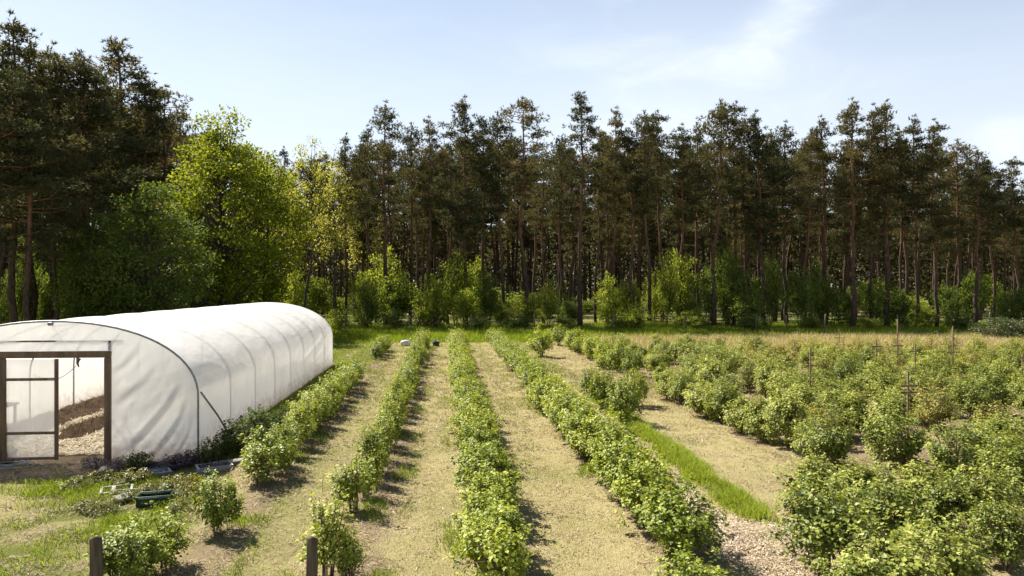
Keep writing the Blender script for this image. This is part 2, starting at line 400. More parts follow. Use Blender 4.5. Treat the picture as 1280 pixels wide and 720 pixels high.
# ------------------------------------------------------------------ ground sheet
def ground():
    ar = np.arange
    xs = np.concatenate([[-1600, -700, -350, -180, -110], ar(-80, -30, 2), ar(-30, -13, .5), ar(-13, 14, .2), ar(14, 46, .5), ar(46, 100, 2), [110, 180, 350, 700, 1600]])
    ys = np.concatenate([[-300, -80, -20], ar(-6, 7, 1.), ar(7, 27, .2), ar(27, 75, .5), ar(75, 120, 2), [130, 200, 350, 800, 1900]])
    X, Y = np.meshgrid(xs, ys); fx, fy = X.ravel(), Y.ravel()
    z = ground_z(fx, fy)
    nx, ny = len(xs), len(ys)
    i = np.arange(ny - 1)[:, None]; j = np.arange(nx - 1)[None, :]
    F = np.stack([i * nx + j, i * nx + j + 1, (i + 1) * nx + j + 1, (i + 1) * nx + j], -1).reshape(-1, 4)
    mb = MB(); mb.add(np.stack([fx, fy, z], 1), F)
    me = mb.mesh('ground', M['ground'], True)
    for n, v in zip(('green', 'bare', 'chip'), masks(fx, fy)):
        a = me.attributes.new(n, 'FLOAT', 'POINT'); a.data.foreach_set('value', v.astype(np.float32))
    tag(link('ground', me), kind='structure')
ground()

# ------------------------------------------------------------------ scattered ground cover (nobody could count it)
def in_view(x, y, m=30):
    px, py, d = project(x, y)
    return (d > 6) & (px > -m) & (px < 1280 + m) & (py < 780)
def in_tunnel(x, y):
    return (x > TUN_L - .05) & (x < TUN_R + .05) & (y > TUN_F - .08) & (y < TUN_B + .05)
def blades(g, x, y, h, w, lean, tint, curved=False, z0=None):
    n = len(x); z = ground_z(x, y) - .004 if z0 is None else z0
    a = g.uniform(0, 2 * PI, n); b = g.uniform(0, 2 * PI, n)
    ux, uy = np.cos(a) * w / 2, np.sin(a) * w / 2
    lx, ly = np.cos(b) * lean * h, np.sin(b) * lean * h
    mb = MB()
    if not curved:
        V = np.stack([np.stack([x - ux, y - uy, z], 1), np.stack([x + ux, y + uy, z], 1), np.stack([x + lx, y + ly, z + h], 1)], 1)
        mb.add(V.reshape(-1, 3), np.arange(n * 3).reshape(-1, 3), np.repeat(tint, 3))
    else:
        V = np.stack([np.stack([x - ux, y - uy, z], 1), np.stack([x + ux, y + uy, z], 1),
                      np.stack([x + .8 * ux + lx * .35, y + .8 * uy + ly * .35, z + h * .6], 1), np.stack([x - .8 * ux + lx * .35, y - .8 * uy + ly * .35, z + h * .6], 1),
                      np.stack([x + lx, y + ly, z + h], 1)], 1)
        base = np.arange(n)[:, None] * 5
        mb.add(V.reshape(-1, 3), base + np.array([[0, 1, 2, 3]]), np.repeat(tint, 5))
        mb.L.append((base + np.array([[3, 2, 4]])).ravel()); mb.T.append(np.full(n, 3))
    return mb
def flakes(g, x, y, L, w, tint, z0, tilt=.35):
    n = len(x); a = g.uniform(0, 2 * PI, n)
    u = np.stack([np.cos(a), np.sin(a), g.normal(0, tilt, n)], 1); v = np.stack([-np.sin(a), np.cos(a), g.normal(0, tilt, n)], 1)
    c = np.stack([x, y, z0], 1)
    u *= (L / 2)[:, None]; v *= (w / 2)[:, None]
    V = np.stack([c - u - v, c + u - v * .7, c + u * .9 + v, c - u * .8 + v], 1)
    mb = MB(); mb.add(V.reshape(-1, 3), np.arange(n * 4).reshape(-1, 4), np.repeat(tint, 4)); return mb

def sample_xy(g, n, x0, x1, y0, y1, power=1.6):
    """points thinner with distance"""
    y = y0 * (y1 / y0) ** (g.uniform(0, 1, n) ** 1.0) if power else g.uniform(y0, y1, n)
    x = g.uniform(x0, x1, n)
    return x, y
def cover():
    g = np.random.default_rng(11)
    # short dry stubble
    x, y = sample_xy(g, 700000, -15, 30, 8.3, 46)
    k = in_view(x, y) & ~in_tunnel(x, y); x, y = x[k], y[k]
    gr, ba, ch = masks(x, y)
    k = g.uniform(0, 1, len(x)) < np.clip(1.0 - .55 * gr - .75 * ba - .8 * ch, .05, 1) * (.25 + 1.1 * sstep(.3, .65, fbm(x * 2.2, y * 2.2, 71)))
    x, y, gr = x[k], y[k], gr[k]; n = len(x); sc = np.clip(y / 14, .8, 2.2)
    t = np.clip(g.normal(.46, .2, n) - .35 * gr + .7 * (fbm(x * 1.4, y * 1.4, 83) - .5) + .5 * (fbm(x * 5, y * 5, 84) - .5), 0, 1)
    mb = blades(g, x, y, g.uniform(.015, .05, n) * sc, g.uniform(.004, .008, n) * sc, g.uniform(.4, 2.2, n), t)
    tag(link('dry_grass', mb.mesh('dry_grass', M['blade_dry'])), 'short dry straw-coloured mown grass covering the paths', 'grass', kind='stuff')
    # green grass among it
    x, y = sample_xy(g, 900000, -15, 32, 8.3, 52)
    k = in_view(x, y) & ~in_tunnel(x, y); x, y = x[k], y[k]
    gr, ba, ch = masks(x, y)
    k = g.uniform(0, 1, len(x)) < np.clip(gr * 1.0 - .15, 0, 1) * (.3 + sstep(.35, .6, fbm(x * 1.7, y * 1.7, 73))) * .8
    x, y, gr = x[k], y[k], gr[k]; n = len(x); sc = np.clip(y / 14, .8, 2.2)
    hh = g.uniform(.025, .075, n) * (1 + .8 * sstep(.55, .7, fbm(x * 1.1, y * 1.1, 74)))
    mb = blades(g, x, y, hh * sc, g.uniform(.005, .010, n) * sc, g.uniform(.2, 1.3, n), np.clip(g.normal(.5, .22, n), 0, 1))
    tag(link('green_grass', mb.mesh('green_grass', M['blade_green'])), 'patches of short green grass in the dry turf', 'grass', kind='stuff')
    # tall bright strip
    x, y = sample_xy(g, 160000, 4.0, 5.5, 10.0, 24)
    k = g.uniform(0, 1, len(x)) < band(x, 4.72 + .35 * (fbm(x * 0 + 1, y * .9, 75) - .5), .24 + .5 * (fbm(x * 1.8, y * 1.8, 85) - .5), .2) * sstep(10.2, 11.2, y) * (1 - sstep(20.5, 23.5, y)) * (.12 + sstep(.35, .62, fbm(x * 2.6, y * 2.6, 76)))
    x, y = x[k], y[k]; n = len(x)
    mb = blades(g, x, y, g.uniform(.05, .2, n) * (.5 + .9 * fbm(x * 2.3, y * 2.3, 86)) * (.3 + .8 * np.exp(-((x - 4.72) / .33) ** 2)), g.uniform(.006, .012, n), g.uniform(.2, 1.3, n), np.clip(g.normal(.68, .3, n), 0, 1), True)
    tag(link('tall_grass', mb.mesh('tall_grass', M['blade_green'])), 'strip of long bright green grass between bush and wood chips', 'grass', kind='stuff')
    # rough grass by the tunnel wall, under bushes and front left tufts
    x, y = sample_xy(g, 800000, -13, 8, 8.3, 36)
    k = in_view(x, y) & ~in_tunnel(x, y); x, y = x[k], y[k]
    f = np.maximum(band(x, -4.55, .45, .25) * sstep(14.8, 15.8, y), 0)
    f = np.maximum(f, (1 - sstep(-4.6, -3.6, x)) * (1 - sstep(14.2, 14.9, y)) * (sstep(.55, .66, fbm(x * .9, y * .9, 77)) * .8 + .28 * sstep(.42, .6, fbm(x * 2.1, y * 2.1, 80))))
    for X in (-3.2, -1.24, .64, 2.96): f = np.maximum(f, band(x, X, .6, .25) * sstep(.58, .68, fbm(x * 1.3, y * .8, 78)) * .6)
    f = np.where((np.abs(x + 7.4) < 1.3) & (y > 13.9), f * .1, f)
    k = g.uniform(0, 1, len(x)) < f; x, y = x[k], y[k]; n = len(x)
    mb = blades(g, x, y, g.uniform(.04, .15, n) * (.6 + .8 * fbm(x * 1.8, y * 1.8, 87)), g.uniform(.006, .012, n), g.uniform(.3, 1.3, n), np.clip(g.normal(.42, .25, n), 0, 1), True)
    tag(link('rough_grass', mb.mesh('rough_grass', M['blade_green'])), 'rough green weedy grass at the foot of tunnel and bushes', 'grass', kind='stuff')
    # meadow along the wood
    x, y = g.uniform(-40, 62, 420000), g.uniform(40, 66, 420000)
    k = in_view(x, y); x, y = x[k], y[k]
    edge = 46 + 5 * sstep(7, 12, x)
    k = g.uniform(0, 1, len(x)) < .03 + .97 * sstep(edge - 1, edge + 2, y); x, y = x[k], y[k]; n = len(x)
    ht = g.uniform(.15, .55, n) * (.5 + .8 * fbm(x * .3, y * .3, 79)) * (.35 + .65 * sstep(45, 49, y))
    mb = blades(g, x, y, ht, g.uniform(.025, .05, n), g.uniform(.1, .6, n), np.clip(g.normal(.45, .2, n), 0, 1), False)
    tag(link('meadow_grass', mb.mesh('meadow_grass', M['blade_green'])), 'long green grass along the foot of the pine wood', 'grass', kind='stuff')
    # tall dry grass behind the raspberry field
    x, y = g.uniform(4, 46, 130000), g.uniform(34, 52, 130000)
    k = in_view(x, y) & (g.uniform(0, 1, len(x)) < band(y, 43, 7.5, 1.5) * sstep(7, 12, x) * .8); x, y = x[k], y[k]; n = len(x)
    mb = blades(g, x, y, g.uniform(.1, .4, n), g.uniform(.02, .04, n), g.uniform(.2, .8, n), np.clip(g.normal(.4, .2, n), 0, 1))
    tag(link('pale_hay', mb.mesh('pale_hay', M['blade_dry'])), 'pale dry long grass behind the bush field', 'grass', kind='stuff')
    # straw mulch beneath the bushes
    x, y = sample_xy(g, 460000, -12, 22, 8.3, 38)
    k = in_view(x, y) & ~in_tunnel(x, y); x, y = x[k], y[k]
    f = np.zeros(len(x))
    for X in (-3.2, -1.24, .64, 2.96): f = np.maximum(f, band(x, X + .15, .55, .3))
    f = np.maximum(f, sstep(6.5, 7, x) * .7); f *= sstep(.38, .62, fbm(x * 1.5, y * 1.5, 81)); f = np.maximum(f, (.34 + .4 * (x < -3.6)) * sstep(.40, .62, fbm(x * 2.6, y * 2.6, 82)))
    k = g.uniform(0, 1, len(x)) < f; x, y = x[k], y[k]; n = len(x); sc = np.clip(y / 13, .8, 2)
    mb = flakes(g, x, y, g.uniform(.04, .13, n) * sc, g.uniform(.005, .012, n) * sc, np.clip(g.normal(.45, .25, n), 0, 1), ground_z(x, y) + g.uniform(.003, .03, n))
    tag(link('straw_mulch', mb.mesh('straw_mulch', M['straw'])), 'brown straw mulch lying under the bush rows', 'straw mulch', kind='stuff')
    # low flat weeds and clover on the paths
    x, y = sample_xy(g, 240000, -13, 24, 8.3, 40); k = in_view(x, y) & ~in_tunnel(x, y) & (g.uniform(0, 1, len(x)) < .9 * sstep(.56, .70, fbm(x * 1.25 + 4, y * 1.25, 89)) * (.2 + sstep(.45, .65, fbm(x * 6, y * 6, 90)))); x, y = x[k], y[k]; n = len(x)
    mb = MB(); sc = np.clip(y / 14, .8, 2)
    simple_leaves(mb, g, np.stack([x, y, ground_z(x, y) + g.uniform(.005, .04, n)], 1), g.normal(size=(n, 3)) * np.array([1, 1, .25]), g.normal(0, .35, (n, 3)) + np.array([0, 0, 1]), g.uniform(.02, .05, n) * sc, np.clip(g.normal(.45, .2, n), 0, 1), .6)
    tag(link('clover', mb.mesh('clover', M['blade_green'])), 'low green clover and weeds spreading in the dry paths', 'weeds', kind='stuff')
    # wood chips
    x, y = sample_xy(g, 260000, 2.6, 8, 8.3, 28)
    k = in_view(x, y); x, y = x[k], y[k]
    ch = masks(x, y)[2]; k = g.uniform(0, 1, len(x)) < sstep(.25, .9, ch) * (.25 + .9 * sstep(.35, .6, fbm(x * 2, y * 2, 88))); x, y = x[k], y[k]; n = len(x)
    mb = flakes(g, x, y, g.uniform(.015, .055, n), g.uniform(.006, .017, n), np.clip(g.normal(.55, .2, n), 0, 1), ground_z(x, y) + g.uniform(.003, .022, n))
    tag(link('wood_chips', mb.mesh('wood_chips', M['chip'])), 'pale wood chips strewn between the bush rows', 'wood chips', kind='stuff')


# ------------------------------------------------------------------ leaves
def lobed_leaves(mb, g, P, U, Nn, S, tint):
    """currant-like leaves: three lobes, folded along the midrib. P base, U along, Nn normal, S length"""
    n = len(P); U = unit(U); W = unit(np.cross(Nn, U)); Nn = np.cross(U, W)
    fold = g.uniform(.05, .3, n)[:, None]; S = S[:, None]
    def pt(a, b, c): return P + S * (a * U + b * W + c * Nn)
    V = np.stack([P, P + S * (1.0 * U - .12 * Nn), pt(.42, .46, 0) + S * fold * Nn * .46, pt(.62, .25, 0) + S * fold * Nn * .25,
                  pt(.42, -.46, 0) + S * fold * Nn * .46, pt(.62, -.25, 0) + S * fold * Nn * .25, P + S * (-.04 * U + .28 * W), P + S * (-.04 * U - .28 * W)], 1)
    b = np.arange(n)[:, None] * 8
    F = np.concatenate([b + np.array([[0, 1, 3, 2]]), b + np.array([[0, 4, 5, 1]])])
    n0 = mb.n
    mb.add(V.reshape(-1, 3), F, np.repeat(tint, 8))
    mb.L.append((n0 + np.concatenate([b + np.array([[0, 2, 6]]), b + np.array([[0, 7, 4]])])).ravel()); mb.T.append(np.full(2 * n, 3))
def simple_leaves(mb, g, P, U, Nn, S, tint, wr=.6):
    n = len(P); U = unit(U); W = unit(np.cross(Nn, U)); S = S[:, None]
    V = np.stack([P, P + S * (.5 * U + .5 * wr * W), P + S * U, P + S * (.5 * U - .5 * wr * W)], 1)
    mb.add(V.reshape(-1, 3), np.arange(n * 4).reshape(-1, 4), np.repeat(tint, 4))

def bush_meshes(seed, H=1.0, Rr=.5, nshoot=95, lps=26, ls=.055, spiky=.3, mat='currant', sparse=1.0, low=.05, name='bush'):
    g = np.random.default_rng(seed)
    lob = [(unit(g.normal(size=3)), g.uniform(.05, .22), g.uniform(2, 4)) for _ in range(7)]
    st = MB(); lf = MB()
    k = g.integers(7, 11)
    bases = []
    for i in range(k):
        a = i * 2 * PI / k + g.uniform(-.4, .4); rr = Rr * g.uniform(.15, .62); h = H * g.uniform(.55, .9)
        p0 = np.array([math.cos(a) * .06, math.sin(a) * .06, -.03]); p3 = np.array([math.cos(a) * rr, math.sin(a) * rr, h])
        m1 = p0 + (p3 - p0) * np.array([.25, .25, .4]); m2 = p0 + (p3 - p0) * np.array([.65, .65, .75]) + g.normal(0, .02, 3)
        P = np.array([p0, m1, m2, p3]); st.tube(P, [.011, .009, .007, .003], 5, False); bases.append(P)
    # shoots
    d = rand_dirs(g, nshoot); d[:, 2] = np.abs(d[:, 2]) * 1.15 - .62 * g.uniform(0, 1, nshoot); d = unit(d)
    f = np.ones(nshoot)
    for v, a, e in lob: f += a * np.sign(d @ v) * np.abs(d @ v) ** e
    rad = f * g.uniform(.5, 1.0, nshoot) ** .6
    up = (d[:, 2] > .35) & (g.uniform(0, 1, nshoot) < spiky); rad[up] *= g.uniform(1.08, 1.48, up.sum())
    c = np.array([0, 0, H * .46])
    tip = c + d * np.array([Rr, Rr, H * .52]) * rad[:, None]
    tip[:, 2] = np.maximum(tip[:, 2], low + g.uniform(0, .16, nshoot))
    sdir = unit(d * np.array([1, 1, .6]) + np.array([0, 0, .75]) + g.normal(0, .25, (nshoot, 3)))
    slen = g.uniform(.2, .38, nshoot) * (H / 1.0)
    root = tip - sdir * slen[:, None]
    root[:, 2] = np.maximum(root[:, 2], low * .5)
    for i in range(nshoot):
        if i % 2 == 0:
            st.tube([root[i], (root[i] + tip[i]) / 2 + g.normal(0, .008, 3), tip[i]], [.005, .0035, .0015], 4, False)
            q = bases[g.integers(k)][2]
            if i % 4 == 0: st.tube([q, (q + root[i]) / 2 + g.normal(0, .02, 3), root[i]], [.006, .005, .004], 4, False)
    n = int(nshoot * lps * sparse)
    si = g.integers(0, nshoot, n); t = g.uniform(0, 1, n) ** .8
    ang = g.uniform(0, 2 * PI, n)
    e1 = unit(np.cross(sdir[si], np.array([.3, .2, 1.0]))); e2 = np.cross(sdir[si], e1)
    out = np.cos(ang)[:, None] * e1 + np.sin(ang)[:, None] * e2
    off = g.uniform(.015, .085, n) * (1.2 - .6 * t)
    P = root[si] + (tip - root)[si] * t[:, None] + out * off[:, None]
    dd = unit(P - c)
    Nn = unit(np.array([0, 0, .8]) + dd * .6 + g.normal(0, .30, (n, 3)))
    U = unit(out + sdir[si] * .35 + g.normal(0, .3, (n, 3)) - np.array([0, 0, .15]))
    S = ls * g.uniform(.55, 1.25, n) * (1.05 - .35 * t)
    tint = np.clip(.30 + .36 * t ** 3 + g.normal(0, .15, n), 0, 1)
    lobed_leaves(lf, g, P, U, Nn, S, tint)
    return [('stems', st.mesh(name + '_stems', M['stem'])), ('foliage', lf.mesh(name + '_foliage', M[mat]))]

ORD = ['first', 'second', 'third', 'fourth', 'fifth', 'sixth', 'seventh', 'eighth', 'ninth', 'tenth', 'eleventh', 'twelfth', 'thirteenth', 'fourteenth', 'fifteenth',
       'sixteenth', 'seventeenth', 'eighteenth', 'nineteenth', 'twentieth']
TENS = {2: 'twenty', 3: 'thirty', 4: 'forty', 5: 'fifty', 6: 'sixty', 7: 'seventy'}
TENTH = {3: 'thirtieth', 4: 'fortieth', 5: 'fiftieth', 6: 'sixtieth', 7: 'seventieth'}
def nth(i):
    if i < 20: return ORD[i]
    t, u = divmod(i + 1, 10)
    return TENTH[t] if u == 0 else f'{TENS[t]}-{ORD[u - 1]}'

def bushes():
    g = np.random.default_rng(5)
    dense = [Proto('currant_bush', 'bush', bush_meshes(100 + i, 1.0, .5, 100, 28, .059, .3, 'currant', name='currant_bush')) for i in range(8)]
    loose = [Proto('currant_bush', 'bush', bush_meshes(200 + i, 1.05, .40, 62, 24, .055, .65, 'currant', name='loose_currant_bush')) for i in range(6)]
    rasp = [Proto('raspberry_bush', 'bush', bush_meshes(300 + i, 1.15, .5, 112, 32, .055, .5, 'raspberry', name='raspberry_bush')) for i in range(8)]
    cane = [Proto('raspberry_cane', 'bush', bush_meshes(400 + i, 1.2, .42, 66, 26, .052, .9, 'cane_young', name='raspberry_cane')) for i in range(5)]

    def put(protos, x, y, h, w, label, group, base_h=1.0, base_r=.5):
        p = protos[g.integers(len(protos))]
        return p.place((x, y, gz(x, y)), g.uniform(0, 2 * PI), (w / (2 * base_r) * g.uniform(.95, 1.08), w / (2 * base_r) * g.uniform(.95, 1.08), h / base_h), label, group, (g.normal(0, .05), g.normal(0, .05)))

    # row 1, beside the tunnel
    ys, y = [], 12.9
    Y1 = [10.65] + list(np.arange(13.0, 27.3, .83)) + list(np.arange(36.0, 41.5, .95))
    for i, y in enumerate(Y1):
        x = ROW_X[1] + g.normal(0, .07); h = g.uniform(.8, 1.0)
        if i == 0: x, h = -3.17, .86
        put(loose if g.uniform() < .45 else dense, x, y + g.normal(0, .08), h, g.uniform(.78, .98) if i else .72,
            f'leafy green currant bush, {nth(i)} from the camera in the row beside the polytunnel', 'currant bushes in the row beside the polytunnel')
    # two clumps at the bottom left
    put(loose, *ground_at(146, 724), .82, .85, 'currant bush beside the left foreground wooden post, on its left', None, 1.05, .42)
    put(dense, *ground_at(176, 734), .7, .7, 'dense currant bush between the two beside the left foreground post', None)
    put(loose, *ground_at(208, 714), .74, .72, 'currant bush with small tips to the right of the left foreground post', None, 1.05, .42)
    # row 2
    put(loose, *ground_at(410, 724), 1.08, .78, 'straggly currant bush with tall bare shoots behind the right foreground post', None, 1.05, .42)
    put(loose, *ground_at(436, 728), .62, .5, 'low straggly currant bush just right of the right foreground post', None, 1.05, .42)
    for i, y in enumerate(list(np.arange(11.55, 44, .84))):
        put(loose if g.uniform() < .65 else dense, ROW_X[2] + g.normal(0, .07), y + g.normal(0, .1), g.uniform(.82, 1.12), g.uniform(.72, .92),
            f'leafy currant bush, {nth(i)} from the camera in the second row from the polytunnel', 'currant bushes in the second row from the polytunnel')
    # row 3
    for i, y in enumerate(list(np.arange(8.3, 46, .80))):
        put(dense, ROW_X[3] + g.normal(0, .05), y + g.normal(0, .06), g.uniform(.76, .98), g.uniform(.82, 1.0),
            f'dense currant bush, {nth(i)} from the camera in the middle hedge-like row', 'currant bushes in the middle row')
    # row 4
    put(dense, *ground_at(872, 768), .66, .85, 'low bright green currant bush sprouting at the near end of the fourth row', None)
    for i, y in enumerate(list(np.arange(9.35, 46, .84))):
        put(dense, ROW_X[4] + g.normal(0, .05), y + g.normal(0, .06), g.uniform(.9, 1.08) if i < 14 else g.uniform(.88, 1.02), g.uniform(1.0, 1.15) if i < 26 else .9,
            f'broad dense currant bush, {nth(i)} from the camera in the row left of the wood chips', 'currant bushes in the row left of the wood chips')
    # row 5: the single bush, the clump, and the big ones at the bottom right
    put(dense, *ground_at(676, 447), 1.28, 1.5, 'round solitary currant bush standing alone at the far end of the dry path', None)
    put(dense, *ground_at(778, 529), 1.22, .98, 'large rounded currant bush in front of the clump ending the grass strip', None)
    put(dense, *ground_at(752, 513), 1.15, .9, 'currant bush on the left of the clump ending the grass strip', None)
    put(loose, *ground_at(737, 499), 1.1, .85, 'pale loose currant bush at the back of the clump ending the grass strip', None, 1.05, .42)
    put(dense, *ground_at(795, 508), 1.05, .8, 'currant bush standing behind the right side of the clump at the grass strip', None)
    put(rasp, *ground_at(1032, 726), 1.30, 1.25, 'biggest raspberry bush at the right end of the grass strip, lower right', None, 1.15, .5)
    put(rasp, *ground_at(1108, 692), 1.05, 1.0, 'raspberry bush behind the biggest lower right bush', None, 1.15, .5)
    put(rasp, *ground_at(1130, 778), 1.05, 1.2, 'raspberry bush at the bottom edge, right of the biggest bush', None, 1.15, .5)
    put(rasp, *ground_at(1072, 792), .8, .8, 'low raspberry bush at the bottom edge below the biggest bush', None, 1.15, .5)
    put(rasp, *ground_at(1232, 672), 1.15, .95, 'dark raspberry bush standing over deep shade at the lower right', None, 1.15, .5)
    put(rasp, *ground_at(1185, 676), 1.0, .85, 'raspberry bush just left of the dark one at the lower right', None, 1.15, .5)
    for px, py, h, w_, lab in ((1075, 655, 1.05, 1.1, 'raspberry bush behind the biggest lower right bush, on its right'), (1150, 660, 1.1, 1.15, 'raspberry bush between the biggest lower right bush and the dark one, farther back'),
                              (1260, 712, .9, .8, 'low raspberry bush at the lower right corner, in front of the dark one'), (1180, 745, .95, 1.0, 'raspberry bush at the bottom edge below the dark one'),
                              (1292, 640, 1.15, 1.1, 'raspberry bush cut by the right border beside the dark one'), (1020, 640, 1.0, 1.0, 'raspberry bush at the corner where the dry path meets the biggest bush')):
        put(rasp, *ground_at(px, py), h, w_, lab, None, 1.15, .5)
    # rows 6 onwards
    first = True
    for k in range(17):
        X = FIELD_X0 + FIELD_DX * k
        y0 = max(12.0, 1.15 * X - 1.5)
        y = y0 + g.uniform(0, .5); i = 0
        yend = 44.5 if k == 0 else 37.5 - .30 * k
        while y < yend:
            px, py, d = project(X, y)
            step = g.uniform(.88, 1.15)
            gap = fbm(np.array([X * .33]), np.array([y * .33]), 55)[0]
            hide = any(((px - a) / r) ** 2 + ((py - b) / q) ** 2 < 1 for a, b, r, q in ((1165, 578, 44, 20), (1112, 616, 40, 14), (1215, 690, 50, 18), (1000, 480, 24, 9), (1085, 520, 24, 8), (940, 515, 22, 8), (1240, 540, 26, 8)))
            if px < 1310 and gap < .69 and not hide:
                far = y > 30 and k > 3
                use = cane if (k > 8 and y > 26 and g.uniform() < .5) or (far and g.uniform() < .5) or g.uniform() < .06 else rasp
                bh, br = (1.2, .42) if use is cane else (1.15, .5)
                xx = X + g.normal(0, .17); yy = y + g.normal(0, .12)
                if k == 0 and y > 24: use, bh, br = dense, 1.0, .5
                if k == 0:
                    lab, grp = f'raspberry bush, {nth(i)} from the camera in the field row nearest the dry path', 'raspberry bushes in the field row nearest the dry path'
                elif k == 1:
                    lab, grp = f'raspberry bush, {nth(i)} from the camera in the field\'s second row from the path', 'raspberry bushes in the second field row'
                elif use is cane:
                    lab, grp = 'ruddy upright raspberry canes standing among the dense right-hand field', 'ruddy raspberry canes in the right-hand field'
                else:
                    lab, grp = 'leafy raspberry bush merging into the dense right-hand field', 'raspberry bushes in the dense right-hand field'
                put(use, xx, yy, g.uniform(.75, 1.32), g.uniform(.9, 1.28) if use is not cane else g.uniform(.75, 1.0), lab, grp, bh, br); i += 1
            y += step
cover()
bushes()

# ------------------------------------------------------------------ weeds and herbs near the tunnel
def weeds():
    g = np.random.default_rng(15)
    wd = [Proto('weed_clump', 'weed', bush_meshes(500 + i, .55, .4, 46, 20, .06, .9, 'dark_weed', .8, .03, 'weed_clump')) for i in range(3)]
    spots = [(300, 568, .8), (322, 558, .9), (338, 548, .75), (352, 535, .6), (285, 572, .6), (248, 580, .5), (368, 522, .55)]
    words = ['nearest the tunnel corner brace', 'tall, in the middle of the tunnel wall weeds', 'behind the tallest along the tunnel wall', 'small, farther along the tunnel wall',
             'beside the brace foot at the tunnel corner', 'tiny, at the very corner of the tunnel', 'farthest visible along the tunnel wall']
    for (px, py, s), w in zip(spots, words):
        x, y = ground_at(px, py); x = max(x, -4.62)
        wd[g.integers(3)].place((x, y, gz(x, y)), g.uniform(0, 6), (s * 1.5, s * 1.5, s * 1.7), f'dark green weed clump {w}', 'weeds along the tunnel wall')
    pu = [Proto('purple_herb', 'herb', bush_meshes(520 + i, .22, .3, 40, 26, .03, .9, 'purple_leaf', 1, .01, 'purple_herb')) for i in range(2)]
    for (px, py, s), w in zip([(150, 588, 1), (222, 583, 1.1), (240, 580, 1.2), (118, 584, .9), (258, 578, .9)],
                              ['behind the small grey slab', 'behind the dark seed tray', 'against the tunnel corner', 'by the door post', 'behind the pale seed tray']):
        x, y = ground_at(px, py)
        pu[g.integers(2)].place((x, y, gz(x, y)), g.uniform(0, 6), (s, s, s), f'low purple brown herb {w}', 'purple herbs in front of the tunnel')
    dk = Proto('weed_clump', 'weed', bush_meshes(540, .4, .34, 50, 22, .045, .5, 'dark_weed', .9, .02, 'low_weed_clump'))
    x, y = ground_at(172, 588); dk.place((x, y, gz(x, y)), 1, (1, .8, .9), 'dark low weed between the small grey slab and dark seed tray')
    x, y = ground_at(20, 566); dk.place((x, y - .25, gz(x, y)), 2.2, (.8, .4, .6), 'low green weed at the foot of the sliding door')
    hb = [Proto('herb_clump', 'herb', bush_meshes(530 + i, .25, .3, 40, 24, .035, .8, 'herb_leaf', 1, .01, 'herb_clump')) for i in range(3)]
    for (px, py, s), w in zip([(160, 606, .8), (176, 602, .9), (130, 604, .9), (190, 612, .6), (212, 618, .8), (235, 612, 1.1), (250, 622, 1.), (222, 640, .7), (112, 636, .8), (132, 640, .8), (150, 625, .6), (180, 622, .8), (95, 612, .8)],
                              ['behind the white frame', 'behind the green crate\'s left half', 'left behind the white frame', 'inside the green crate, left', 'inside the green crate, right', 'right behind the green crate', 'right beside the green crate', 'in front of the green crate\'s right corner', 'left in the dry patch near the camera', 'right in the dry patch near the camera', 'between the white frame and the green crate', 'at the green crate\'s left end', 'farthest left of the white frame']):
        x, y = ground_at(px, py)
        hb[g.integers(3)].place((x, y, gz(x, y)), g.uniform(0, 6), (s, s, s), f'bright yellow green herb {w}', 'yellow green herbs around the crate')
weeds()

